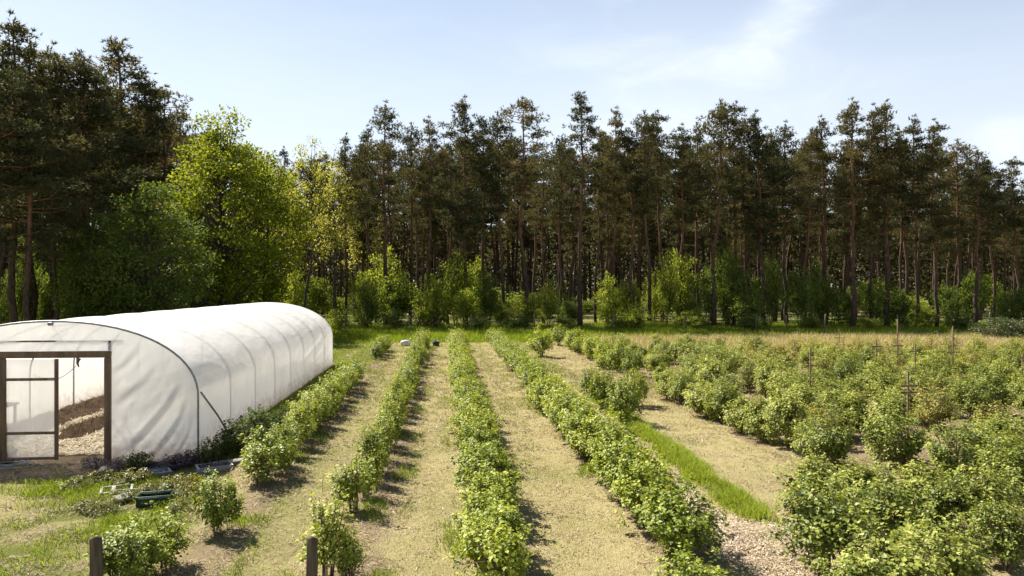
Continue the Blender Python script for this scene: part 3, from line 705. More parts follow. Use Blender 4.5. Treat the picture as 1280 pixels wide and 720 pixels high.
# ------------------------------------------------------------------ polytunnel
XC, HW = (TUN_L + TUN_R) / 2, (TUN_R - TUN_L) / 2
ZS, ZT = 1.28, 2.80
def arch(t):
    """t in [-1,1] along the hoop -> (x offset, z)"""
    t = np.asarray(t, float); leg = .26
    a = np.clip((np.abs(t) - 0) / (1 - leg), 0, 1) * (PI / 2)
    x = HW * np.sin(a) ** .97; z = ZS + (ZT - ZS) * np.cos(a) ** .95
    low = np.abs(t) > 1 - leg
    z = np.where(low, ZS * (1 - (np.abs(t) - (1 - leg)) / leg), z)
    x = np.where(low, HW, x)
    return np.sign(t) * x, z
def tunnel():
    g = np.random.default_rng(31)
    root = thing('polytunnel', 'white plastic film polytunnel with timber-framed sliding door open at the front', 'polytunnel', (XC, TUN_F, 0))
    Lt = TUN_B - TUN_F; nb = 8; bay = Lt / nb
    # film cover, sagging a little between hoops, wrinkled, wrapped down to the soil
    ny, nt = 161, 97
    yy = np.linspace(0, Lt, ny); tt = np.linspace(-1, 1, nt)
    T, Y = np.meshgrid(tt, yy)
    x, z = arch(T)
    nrm = unit(np.stack([np.sign(T) * np.abs(x) / HW ** 2, 0 * x, np.maximum(z - ZS * .999, 0) / (ZT - ZS) ** 2 + 1e-6], -1))
    ph = (Y / bay) % 1
    sag = -.045 * np.sin(ph * PI) ** 1.2 * (1 - .3 * np.abs(T)) + .006
    wr = (fbm(T * 9 + Y * 1.1, Y * .9 - T * 2, 91) - .5) * .05 + (fbm(T * 22 - Y * 2.2, Y * 3.5, 92) - .5) * .022
    wr = wr * np.clip(np.sin(ph * PI) * 1.4, 0, 1)
    V = np.stack([x, Y, z], -1) + nrm * (sag + wr + .028)[..., None]
    V[..., 2] = np.maximum(V[..., 2], -.02)
    i = np.arange(ny - 1)[:, None]; j = np.arange(nt - 1)[None, :]
    F = np.stack([i * nt + j, i * nt + j + 1, (i + 1) * nt + j + 1, (i + 1) * nt + j], -1).reshape(-1, 4)
    mb = MB(); mb.add(V.reshape(-1, 3), F); link('cover', mb.mesh('tunnel_cover', M['film'], True), root)
    # hoops
    t = np.linspace(-1, 1, 49); hx, hz = arch(t)
    hm = MB(); hm.tube(np.stack([hx, 0 * hx, hz], 1), .021, 8); hme = hm.mesh('tunnel_hoop', M['steel'], True)
    for k in range(nb + 1):
        o = link('hoop', hme, root, (0, k * bay if k else -.012, 0))
        if k == 0: o.scale = (1.008, 1, 1.008)
    rp = MB(); rp.tube([(0, .05, ZT - .08), (0, Lt - .05, ZT - .08)], .017, 8); link('ridge_pole', rp.mesh('ridge_pole', M['steel'], True), root)
    bk = MB(); bk.box((0, -.05, ZT - .03), (.10, .06, .07), bev=.012); link('ridge_clamp', bk.mesh('ridge_clamp', M['steel']), root)
    br = MB(); br.tube([(HW + .06, .05, 1.36), (HW + .075, bay * .5, .7), (HW + .07, bay * .95, .0)], .02, 8); link('brace', br.mesh('brace', M['steel'], True), root)
    # end walls: front with the doorway cut out, back whole
    D0, D1, DZ = -8.72 - XC, -6.74 - XC, 2.13
    def end_wall(y, door, name):
        xs = np.unique(np.round(np.concatenate([np.linspace(-HW, HW, 150), [D0, D1]]), 4))
        tq = np.linspace(0, 1, 4001); ax, az = arch(tq)
        top = np.interp(np.abs(xs), ax[ax < HW - 1e-6], az[ax < HW - 1e-6]); top[np.abs(xs) > HW - 1e-6] = ZS
        nz = 80; q = np.linspace(0, 1, nz)
        Vs, idx = [], {}
        mb = MB()
        def sheet(sel, z0f):
            X = np.repeat(xs[sel][:, None], nz, 1); z0 = z0f
            Z = z0 + (top[sel][:, None] - z0) * q[None, :]
            edge = np.clip(np.minimum((HW - np.abs(X)) * 3, 1), 0, 1) * np.clip((top[sel][:, None] - Z) * 4, 0, 1)
            if door: edge = edge * np.clip(np.minimum(np.abs(X - D1), np.abs(X - D0)) * 4, 0, 1)
            # diagonal pull folds running from the shoulder down towards the door foot
            u = X * .82 - Z * .57; w = X * .57 + Z * .82
            fold = (fbm(u * 2.0 + 3, w * .55, 93) - .5) * .10 + (fbm(u * 5.5, w * 1.2, 94) - .5) * .05 + (fbm(X * 6, Z * .8, 95) - .5) * .025
            for (xa, za, xb, zb, am, wd) in ((2.55, 1.62, 1.45, .05, .075, .07), (2.6, 1.2, 2.0, .0, .05, .06), (2.1, 2.0, 1.25, 1.0, .04, .08), (1.7, 2.35, 1.15, 1.6, .035, .07), (2.7, .9, 2.45, .0, .045, .04), (1.3, .9, 1.75, .0, .04, .06), (-2.55, 1.6, -1.6, .1, .06, .07)):
                lx, lz = xb - xa, zb - za; ll = np.hypot(lx, lz); q1 = ((X - xa) * lx + (Z - za) * lz) / ll ** 2; q2 = ((X - xa) * lz - (Z - za) * lx) / ll + .05 * np.sin(q1 * 5)
                fold = fold + am * (np.exp(-(q2 / wd) ** 2) - .6 * np.exp(-((q2 - wd * 1.7) / wd) ** 2)) * np.clip(np.minimum(q1, 1 - q1) * 4, 0, 1)
            bag = -.05 * np.sin(np.clip(Z / 1.6, 0, 1) * PI) * edge
            Yy = (fold * edge + bag) * (-1 if door else 1)
            n = sel.sum(); i = np.arange(n - 1)[:, None]; j = np.arange(nz - 1)[None, :]
            F = np.stack([i * nz + j, (i + 1) * nz + j, (i + 1) * nz + j + 1, i * nz + j + 1], -1).reshape(-1, 4)
            mb.add(np.stack([X, Yy, Z], -1).reshape(-1, 3), F)
        if door:
            sheet(xs <= D0 + 1e-3, -.02); sheet((xs >= D0 - 1e-3) & (xs <= D1 + 1e-3), DZ); sheet(xs >= D1 - 1e-3, -.02)
        else: sheet(xs > -99, -.02)
        link(name, mb.mesh(name, M['film'], True), root, (0, y, 0))
    end_wall(.02, True, 'front_wall'); end_wall(Lt - .03, False, 'rear_wall')
    # timber door frame
    fr = link('door_frame', None, root)
    def part(name, parent, boxes, mat='frame', bev=.008):
        m = MB()
        for c, s in boxes: m.box(c, s, bev=bev)
        return link(name, m.mesh(name, M[mat]), parent)
    part('post', fr, [((D1 + .02, -.03, 1.035), (.11, .10, 2.11))]); part('post', fr, [((D0 + .0, -.03, 1.035), (.11, .10, 2.11))])
    part('lintel', fr, [(((D0 + D1) / 2 - .03, -.05, 2.16), (2.22, .07, .13))])
    part('head_rail', fr, [((.10, .045, 2.42), (2.5, .03, .03))], 'grey_post')
    part('stud', fr, [((D1 + .03, .04, 2.33), (.06, .04, .2))], 'grey_post')
    # sliding door leaf covering the left half
    dr = link('sliding_door', None, root)
    x0, x1 = D0 + .055, D0 + 1.10; yl = -.115
    part('stile', dr, [((x1 - .035, yl, 1.08), (.07, .045, 2.0))]); part('stile', dr, [((x0 + .035, yl, 1.08), (.07, .045, 2.0))])
    for zc, h in ((1.68, .055), (.62, .055), (.12, .05)):
        part('rail', dr, [(((x0 + x1) / 2, yl, zc), (x1 - x0 - .145, .04, h))])
    fm = MB()
    n1, n2 = 24, 40; X, Z = np.meshgrid(np.linspace(x0 + .07, x1 - .07, n1), np.linspace(.10, 2.07, n2))
    Yf = yl + .026 + (fbm(X * 3, Z * 2.2, 97) - .5) * .012
    i = np.arange(n2 - 1)[:, None]; j = np.arange(n1 - 1)[None, :]
    fm.add(np.stack([X, Yf, Z], -1).reshape(-1, 3), np.stack([i * n1 + j, i * n1 + j + 1, (i + 1) * n1 + j + 1, (i + 1) * n1 + j], -1).reshape(-1, 4))
    link('film_panel', fm.mesh('door_film', M['film_door'], True), dr)
    part('latch', dr, [((x1 - .12, yl - .03, 1.68), (.14, .015, .03))], 'steel', .003)

    # inside: soil beds with dried plants, an irrigation line hanging from a hoop
    def bed(xa, xb, ya, yb, h, label, seed):
        gg = np.random.default_rng(seed)
        t = thing('soil_bed', label, 'soil bed', ((xa + xb) / 2, ya, 0))
        nx, nyy = 18, int((yb - ya) / .12)
        X, Y = np.meshgrid(np.linspace(-(xb - xa) / 2, (xb - xa) / 2, nx), np.linspace(0, yb - ya, nyy))
        prof = np.clip(1 - (np.abs(X) / ((xb - xa) / 2)) ** 2.2, 0, 1) * np.clip(Y / .4, 0, 1) ** .5
        Z = -.03 + h * prof * (.65 + .7 * fbm(X * 4 + seed, Y * 2.3, seed)) + (fbm(X * 11, Y * 11, seed + 3) - .5) * .07 * prof
        i = np.arange(nyy - 1)[:, None]; j = np.arange(nx - 1)[None, :]
        m = MB(); m.add(np.stack([X, Y, Z], -1).reshape(-1, 3), np.stack([i * nx + j, i * nx + j + 1, (i + 1) * nx + j + 1, (i + 1) * nx + j], -1).reshape(-1, 4))
        link('soil_mound', m.mesh('soil_mound', M['soil'], True), t)
        n = int(2600 * (yb - ya) / 10)
        bx, by = gg.normal(0, (xb - xa) * .2, n), gg.uniform(.1, yb - ya, n)
        bm = blades(gg, bx, by, gg.uniform(.03, .14, n), gg.uniform(.01, .02, n), gg.uniform(.3, 2.0, n), np.clip(gg.normal(.12, .2, n), 0, 1), True,
                    z0=h * np.clip(1 - (np.abs(bx) / ((xb - xa) / 2)) ** 2.2, 0, 1) * .8)
        link('dried_plants', bm.mesh('dried_plants', M['straw']), t)
    bed(-10.5, -9.55, 16.0, 33.0, .30, 'dark soil bed with dried plants along the far wall inside the polytunnel', 3)
    bed(-8.95, -8.3, 17.6, 32.5, .27, 'low soil bed in the middle of the straw floor inside the polytunnel', 4)
    bed(-7.0, -5.3, 17.0, 33.0, .28, 'wide soil bed along the right wall behind the milky film', 6)
    m = MB()
    gg = np.random.default_rng(8); n = 26000; x, y = gg.uniform(-9.7, -7.1, n), gg.uniform(16.1, 33, n)
    m = flakes(gg, x, y, gg.uniform(.08, .3, n), gg.uniform(.01, .03, n), np.clip(gg.normal(.75, .2, n), 0, 1), ground_z(x, y) + gg.uniform(.004, .05, n), .18)
    tag(link('straw_litter', m.mesh('straw_litter', M['pale_straw'])), 'pale straw spread between the beds inside the polytunnel', 'straw', kind='stuff')
    # bench seen dimly through the door film
    t = thing('potting_bench', 'grey bench standing inside the polytunnel behind the sliding door', 'bench', (-10.15, 17.6, 0))
    m = MB(); m.box((0, 0, .80), (.55, 1.2, .05), bev=.006); link('bench_top', m.mesh('bench_top', M['grey_post']), t)
    for sx in (-1, 1):
        for sy in (-1, 1):
            m = MB(); m.box((sx * .22, sy * .52, .385), (.05, .05, .77), bev=.005); link('leg', m.mesh('bench_leg', M['grey_post']), t)
    hx = -10.45
    hy = TUN_F + 3 * bay
    m = MB(); m.tube([(-10.5, hy, 1.52), (-10.47, hy - .02, 1.42), (-10.5, hy, 1.32), (-10.46, hy, 1.2)], [.03, .055, .035, .012], 7)
    m.tube([(-10.5, hy, 1.5), (-10.6, hy, 1.56)], [.012, .012], 5); m.box((-10.45, hy - .03, 1.43), (.1, .06, .05), bev=.01)
    tag(link('hanging_valve', m.mesh('hanging_valve', M['dark_plastic'])), 'small black tap fitting hanging on a hoop inside the tunnel', 'tap')
    pts = [(-10.52, y, 1.25 - .25 * math.sin((y - 20.0) / 2.25 * PI)) for y in np.linspace(20.0, 22.25, 12)]
    m = MB(); m.tube(pts, .008, 5); tag(link('drip_line', m.mesh('drip_line', M['dark_plastic'])), 'thin sagging water line along the inner tunnel wall', 'hose')
tunnel()

# ------------------------------------------------------------------ things lying in front of the tunnel
def clutter():
    g = np.random.default_rng(41)
    # coil of hose
    x, y = ground_at(14, 583); P = []
    for i in range(240):
        a = i / 240 * 2 * PI * 4.3; r = .24 + .05 * math.sin(a * .37) + .06 * math.sin(i * .031); P.append((r * 1.25 * math.cos(a) + .03 * math.sin(a * .21), r * math.sin(a), .02 + .075 * (i / 240) + .012 * math.sin(a * 1.7)))
    P += [(.3, .1, .02), (.5, .05, .016), (.75, -.1, .016)]
    m = MB(); m.tube(P, .009, 6)
    tag(link('hose_coil', m.mesh('hose_coil', M['hose'], True), None, (x, y, gz(x, y))), 'coiled grey garden hose lying on the soil by the door', 'hose')
    # tub
    x, y = ground_at(0, 578); t = thing('plastic_tub', 'dark green plastic tub at the foot of the sliding door', 'tub', (x, y, gz(x, y)))
    def frustum(m, r0, r1, z0, z1, n=20, th=.012):
        a = np.arange(n) * 2 * PI / n; c, s_ = np.cos(a), np.sin(a)
        rings = [(r0, z0), (r1, z1), (r1 - th, z1), (r0 - th, z0 + th)]
        V = np.concatenate([np.stack([r * 1.35 * c, r * s_, np.full(n, z)], 1) for r, z in rings])
        F = [(k * n + i, k * n + (i + 1) % n, (k + 1) * n + (i + 1) % n, (k + 1) * n + i) for k in range(3) for i in range(n)]
        n0 = m.n; m.add(V, F); m.L.append(n0 + np.arange(n)[::-1]); m.T.append(np.array([n])); m.L.append(n0 + 3 * n + np.arange(n)); m.T.append(np.array([n]))
    m = MB(); frustum(m, .19, .23, 0, .24); link('shell', m.mesh('tub_shell', M['tub']), t)
    m = MB(); a = np.linspace(0, 2 * PI, 25); m.tube(np.stack([.235 * 1.35 * np.cos(a), .235 * np.sin(a), np.full(25, .24)], 1), .012, 6, False); link('rim', m.mesh('tub_rim', M['tub'], True), t)
    # slabs
    x, y = ground_at(142, 587); m = MB(); m.box((0, 0, .03), (.5, .34, .05), rotz(.25) @ rotx(.06), jit=.006, bev=.012)
    tag(link('stone_slab', m.mesh('stone_slab', M['slate']), None, (x, y, gz(x, y))), 'small grey stone slab lying right of the tunnel door', 'slab')
    # seed trays: open box with rim and a divider grid
    def tray(px, py, L, W, h, rz, label, mat, fill, tilt=0):
        x, y = ground_at(px, py); t = thing('seed_tray', label, 'tray', (x, y, gz(x, y) + .01), rz); t.rotation_euler = (tilt, 0, rz)
        m = MB(); m.box((0, 0, .008), (L, W, .012))
        for sx in (-1, 1): m.box((sx * (L / 2 - .008), 0, h / 2 + .015), (.014, W - .002, h))
        for sy in (-1, 1): m.box((0, sy * (W / 2 - .008), h / 2 + .014), (L - .034, .014, h))
        link('shell', m.mesh('tray_shell', M[mat]), t)
        m = MB(); e = .018
        for sx in (-1, 1): m.box((sx * L / 2, 0, h + .025), (e * 1.6, W + .03, .012), bev=.004)
        for sy in (-1, 1): m.box((0, sy * W / 2, h + .025), (L - .032, e * 1.6, .012), bev=.004)
        link('rim', m.mesh('tray_rim', M[mat]), t)
        m = MB()
        for i in range(1, 5): m.box((-L / 2 + L * i / 5, 0, h * .55 + .016), (.006, W - .032, h * .8))
        for i in range(1, 3): m.box((0, -W / 2 + W * i / 3, h * .5 + .016), (L - .034, .006, h * .7))
        link('cell_divider', m.mesh('tray_divider', M[mat]), t)
        if fill:
            n = 500; bx, by = g.uniform(-L * .45, L * .45, n), g.uniform(-W * .45, W * .45, n)
            lm = MB(); lobed_leaves(lm, g, np.stack([bx, by, h * .7 + g.uniform(0, .08, n)], 1), g.normal(size=(n, 3)) + np.array([0, 0, .4]), g.normal(size=(n, 3)) + np.array([0, 0, 1.2]), g.uniform(.02, .045, n), np.clip(g.normal(.5, .25, n), 0, 1))
            link('seedlings', lm.mesh('seedlings', M[fill]), t)
    tray(200, 587, .62, .4, .07, .55, 'dark seed tray on the soil in front of the tunnel film', 'tray_black', None, .05)
    tray(194, 593, .5, .24, .03, .6, 'flat grey tray leaning against the dark seed tray', 'slate', None, .1)
    tray(268, 587, .6, .36, .08, .5, 'pale tray of purple seedlings by the tunnel corner', 'tray_pale', 'purple_leaf', 0)
    m = MB(); m.box((0, 0, .06), (.62, .12, .025), rotz(.62) @ rotx(.25), bev=.006)
    x, y = ground_at(287, 583); tag(link('white_board', m.mesh('white_board', M['whitewood']), None, (x, y, gz(x, y) + .05)), 'narrow white board behind the pale tray', 'board')
    # green harvest crate with slotted sides
    def crate(px, py, L, W, H, rz, label):
        x, y = ground_at(px, py); t = thing('harvest_crate', label, 'crate', (x, y, gz(x, y)), rz)
        m = MB(); m.box((0, 0, .012), (L - .02, W - .02, .016)); link('floor_panel', m.mesh('crate_floor', M['crate']), t)
        for sy in (-1, 1):
            m = MB(); m.box((0, sy * W / 2, .05), (L - .03, .014, .06)); m.box((0, sy * W / 2, H - .055), (L - .03, .014, .05))
            for i in range(13): m.box((-L / 2 + .035 + (L - .07) * i / 12, sy * W / 2, H * .5 - .003), (.016, .010, H - .15))
            link('side_panel', m.mesh('crate_side', M['crate']), t)
        for sx in (-1, 1):
            m = MB(); m.box((sx * L / 2, 0, .05), (.014, W - .012, .06)); m.box((sx * L / 2, 0, H - .055), (.014, W - .012, .05))
            for i in range(8): m.box((sx * L / 2, -W / 2 + .03 + (W - .06) * i / 7, H * .5 - .003), (.010, .016, H - .15))
            link('end_panel', m.mesh('crate_end', M['crate']), t)
        m = MB()
        for sy in (-1, 1): m.box((0, sy * W / 2, H - .015), (L + .02, .018, .02), bev=.006)
        for sx in (-1, 1): m.box((sx * L / 2, 0, H - .014), (.018, W - .022, .02), bev=.006)
        link('rim', m.mesh('crate_rim', M['crate_rim']), t)
    crate(194, 630, .50, .32, .19, .18, 'dark green slotted harvest crate overgrown with weeds near the tunnel')
    crate(207, 613, .26, .18, .10, .15, 'small green tray-like crate behind the slotted harvest crate')
    # white wooden frame lying in the grass
    x, y = ground_at(146, 615); t = thing('cold_frame_light', 'white wooden frame lying flat in the grass left of the crate', 'frame', (x, y, gz(x, y) + .04), .35); t.scale = (.82, .82, .82)
    for nm, c, s in (('stile', (-.28, 0, 0), (.05, .55, .03)), ('stile', (.28, 0, 0), (.05, .55, .03)), ('rail', (0, -.26, .002), (.50, .05, .028)), ('rail', (0, .26, .002), (.50, .05, .028)), ('glazing_bar', (-.06, 0, .004), (.08, .46, .024))):
        m = MB(); m.box(c, s, bev=.004); link(nm, m.mesh('frame_' + nm, M['whitewood']), t)
    m = MB(); m.box((0, 0, .03), (.24, .16, .06), rotz(.9) @ rotx(.3), jit=.012, bev=.015)
    x, y = ground_at(153, 627); tag(link('white_block', m.mesh('white_block', M['whitewood']), None, (x, y, gz(x, y) + .05)), 'small white broken block between the frame and the crate', 'block')
    m = MB(); m.tube([(-.35, 0, .12), (0, .01, .135), (.35, .0, .12)], .012, 6)
    x, y = ground_at(166, 622); tag(link('white_cane', m.mesh('white_cane', M['whitewood']), None, (x, y, gz(x, y))), 'thin white cane lying across the weeds beside the crate', 'cane')
    # far ends of the rows
    x, y = ground_at(507, 432); t = thing('white_sack', 'white plastic sack at the far end of the second row, left side', 'sack', (x, y, gz(x, y)))
    n = 14; a, b = np.meshgrid(np.linspace(0, 2 * PI, n, endpoint=False), np.linspace(-PI / 2, PI / 2, 9))
    sx = .32 * np.sign(np.cos(a)) * np.abs(np.cos(a)) ** .7 * np.cos(b) ** .5; sy = .25 * np.sign(np.sin(a)) * np.abs(np.sin(a)) ** .7 * np.cos(b) ** .5; sz = .17 + .17 * np.sin(b)
    V = np.stack([sx, sy, sz], -1); V += (np.stack([fbm(a * 2, b * 2, s, 2) for s in (1, 2, 3)], -1) - .5) * .06; V[:, -1] = V[:, -1]
    i = np.arange(8)[:, None]; j = np.arange(n)[None, :]
    m = MB(); m.add(V.reshape(-1, 3), np.stack([i * n + j, i * n + (j + 1) % n, (i + 1) * n + (j + 1) % n, (i + 1) * n + j], -1).reshape(-1, 4)); link('body', m.mesh('sack_body', M['white_plastic'], True), t)
    m = MB(); m.tube([(.2, 0, .3), (.27, .02, .4), (.3, .05, .42)], [.07, .03, .05], 7); link('tied_neck', m.mesh('sack_neck', M['white_plastic'], True), t)
    x, y = ground_at(545, 433); t = thing('black_bucket', 'black bucket at the far end of the second row, right side', 'bucket', (x, y, gz(x, y)))
    m = MB(); frustum(m, .13, .17, 0, .3); link('shell', m.mesh('bucket_shell', M['dark_plastic']), t)
    m = MB(); a = np.linspace(0, PI, 13); m.tube(np.stack([.22 * np.cos(a), 0 * a, .29 + .14 * np.sin(a)], 1), .006, 5); link('handle', m.mesh('bucket_handle', M['steel']), t)
clutter()

# ------------------------------------------------------------------ posts and fence
def posts():
    g = np.random.default_rng(51)
    def round_post(r, h, seed, mat='post', n=14, name='post_mesh'):
        gg = np.random.default_rng(seed); m = MB()
        zs = np.array([-.2, 0, h * .3, h * .6, h * .85, h - .012, h]); rr = np.array([1.05, 1.04, 1.0, 1.0, .98, .97, .86]) * r * gg.uniform(.96, 1.04, 7)
        P = np.stack([gg.normal(0, r * .06, 7), gg.normal(0, r * .06, 7), zs], 1)
        m.tube(P, rr, n); return m.mesh(name, M[mat], False)
    def end_cap(r, h):
        m = MB(); a = np.arange(14) * 2 * PI / 14
        return m
    for px, ptop, d, r, lab in ((121, 671, 8.3, .066, 'thick weathered round post at the bottom left among currant leaves'),
                                (389.5, 672, 8.3, .064, 'thick weathered round post in front of the straggly bush, bottom centre left')):
        x, y = at_depth(px, d); ht = CAMH - (ptop - HY) * d / FPX
        o = link('wooden_post', round_post(r, ht, int(px)), None, (x, y, 0)); o.rotation_euler = (g.normal(0, .015), g.normal(0, .015), 1)
        tag(o, lab, 'post')
    # trellis posts with cross-bars
    spec = [(1049, 411, 434, 0, (422, 431), 11, 'farthest left of the cross-shaped ones, on the dry strip'), (1095, 424, 446, 1, (433,), 10, 'at the far edge of the bushes, left of a taller one'),
            (1122, 399, 440, 1, (432,), 10, 'tallest thin one, at the edge of the field by the dry strip'), (1144, 429, 446, 1, (439,), 8, 'short one between two taller at the field edge'),
            (1191, 408, 443, 1, (440,), 14, 'tall thin one at the field edge, toward the right'), (1278, 443, 455, 1, (447,), 6, 'at the right border of the picture, reddish'),
            (1135, 464, 505, 1, (482, 490), 16, 'dark one in the middle of the raspberry field'), (1013, 434, 468, 1, (457,), 12, 'dark one among the paler canes left of the field middle')]
    for px, pt, pb, bush, bars, pw, w in spec:
        d = (CAMH - (1.12 if bush else 0)) * FPX / (pb - HY); x, y = at_depth(px, d); h = CAMH - (pt - HY) * d / FPX; cw = pw * d / FPX
        t = thing('trellis_post', f'cross-shaped trellis post, {w}', 'trellis post', (x, y, 0), YAW * -1)
        m = MB(); m.box((0, 0, h / 2 - .1), (.036, .036, h + .2), bev=.006); link('post', m.mesh('trellis_upright', M['frame']), t)
        for bz in bars:
            m = MB(); m.box((0, -.035, CAMH - (bz - HY) * d / FPX), (cw + .08, .03, .04), bev=.005); link('crossbar', m.mesh('trellis_bar', M['frame']), t)
    # wire fence along the wood
    t = thing('wire_fence', 'wire fence on grey posts along the front of the pine wood', 'fence')
    pts = []
    for px, d, h in ((432, 54, 1.4), (511, 54.5, 1.4), (590, 55, 1.5), (668, 55, 1.5), (766, 55.5, 1.5), (858, 55.5, 1.5), (945, 55.5, 1.5), (983, 55, 1.4), (1031, 54.5, 1.5), (1123, 54, 1.5), (1237, 52, 1.75), (1330, 51, 1.6)):
        x, y = at_depth(px, d); pts.append((x, y, h))
        o = link('post', round_post(.05, h, int(px), 'grey_post', 9), t, (x, y, 0)); o.rotation_euler = (g.normal(0, .03), g.normal(0, .03), 0)
    for f in (.35, .65, .92):
        m = MB(); P = []
        for (a, b) in zip(pts[:-1], pts[1:]):
            for q in (0, .5): P.append((a[0] + (b[0] - a[0]) * q, a[1] + (b[1] - a[1]) * q - .05, (a[2] + (b[2] - a[2]) * q) * f - (.03 if q else 0)))
        m.tube(P, .0025, 4); link('wire', m.mesh('fence_wire', M['bark_grey']), t)
posts()

# ------------------------------------------------------------------ trees
def pine_meshes(seed, H=18., crown0=.5, width=2.9, bend=.5, dens=1.0, top_round=.5, lean=0.0):
    g = np.random.default_rng(seed); tr = MB(); br = tr; cr = MB()
    nz = 12; zs = np.linspace(-.2, H * .97, nz)
    bx = np.cumsum(g.normal(0, bend * .22, nz)); by = np.cumsum(g.normal(0, bend * .22, nz)); bx -= bx[0]; by -= by[0]
    bx += lean * zs; r0 = H * .0115 * g.uniform(.9, 1.2)
    rr = r0 * (1 - .86 * (zs / H).clip(0, 1) ** 1.1); rr[0] *= 1.25
    tr.tube(np.stack([bx, by, zs], 1), rr, 10, True)
    def tpos(z): return np.array([np.interp(z, zs, bx), np.interp(z, zs, by), z])
    C, RAD, TN = [], [], []
    z = H * crown0 + g.uniform(0, .4)
    for _ in range(g.integers(4, 9)):         # dead snags beneath the crown
        zz = g.uniform(H * .22, H * crown0); a = g.uniform(0, 2 * PI); L = g.uniform(.4, 1.6)
        p = tpos(zz); q = p + np.array([math.cos(a) * L, math.sin(a) * L, g.uniform(-.3, .25) * L]); br.tube([p, (p + q) / 2 + np.array([0, 0, .06]), q], [.03, .02, .006], 4, False)
    while z < H * .985:
        u = (z - H * crown0) / (H * (1 - crown0))
        prof = np.interp(u, [0, .15, .4, .7, .9, 1], [.45, .85, 1, .74 if top_round > .4 else .56, .42 if top_round > .4 else .26, .10])
        for q in range(g.integers(3, 5)):
            a = g.uniform(0, 2 * PI); L = width * prof * g.uniform(.45, 1.15)
            if g.uniform() < .12: continue
            p = tpos(z + g.uniform(-.2, .2)); rise = g.uniform(.05, .55) * (1 if u > .35 else .5) - (.15 if u < .2 else 0)
            e = p + np.array([math.cos(a) * L, math.sin(a) * L, rise * L]); m = (p + e) / 2 + np.array([0, 0, -.06 * L]) + g.normal(0, .08, 3)
            br.tube([p, m, e], [.055 * (1 - .6 * u), .035 * (1 - .5 * u), .01], 5, False)
            nc = max(2, int(2 + L * 1.7)); ct = g.uniform(0, 1)
            for c in range(nc):
                f = (c + .8) / nc * .68 + .36; base = p + (e - p) * f
                off = np.array([g.normal(0, .32), g.normal(0, .32), g.uniform(-.05, .3)]) * (.5 + .18 * L)
                C.append(base + off); RAD.append(g.uniform(.34, .68) * (.75 + .12 * L)); TN.append(ct)
        z += g.uniform(.42, .75) * (1.0 if u < .7 else .75)
    for q in range(5): C.append(tpos(H) + g.normal(0, .10 + .05 * q, 3) * np.array([1, 1, .3]) + np.array([0, 0, .35 - .32 * q])); RAD.append(.2 + .05 * q); TN.append(.4)
    # leader tuft
    C, RAD, TN = np.array(C), np.array(RAD), np.array(TN)
    nt = np.maximum(6, (RAD ** 1.7 * 62 * dens)).astype(int); ci = np.repeat(np.arange(len(C)), nt); n = len(ci)
    d = rand_dirs(g, n) * (g.uniform(0, 1, n) ** .45)[:, None] * np.array([1, 1, .48])
    P = C[ci] + d * RAD[ci][:, None]
    K = 5                                       # needles sprays per tuft
    P = np.repeat(P, K, 0); m = len(P)
    ax = unit(np.repeat(d * np.array([1, 1, .7]), K, 0) * .9 + np.array([0, 0, .55]) + g.normal(0, .55, (m, 3)))
    Ln = g.uniform(.15, .32, m); W = unit(np.cross(ax, rand_dirs(g, m))) * g.uniform(.022, .042, m)[:, None]
    V = np.stack([P - W, P + W, P + ax * Ln[:, None]], 1)
    tint = np.clip(.30 + .28 * (TN[ci] - .5) + .22 * d[:, 2] / .48 * 0 + g.normal(0, .1, n), 0, 1)
    tint = np.repeat(tint, K) + g.normal(0, .06, m)
    cr.add(V.reshape(-1, 3), np.arange(m * 3).reshape(-1, 3), np.repeat(np.clip(tint, 0, 1), 3))
    return [('trunk', tr.mesh('pine_trunk', M['pine_bark'], True)), ('crown', cr.mesh('pine_crown', M['pine']))]

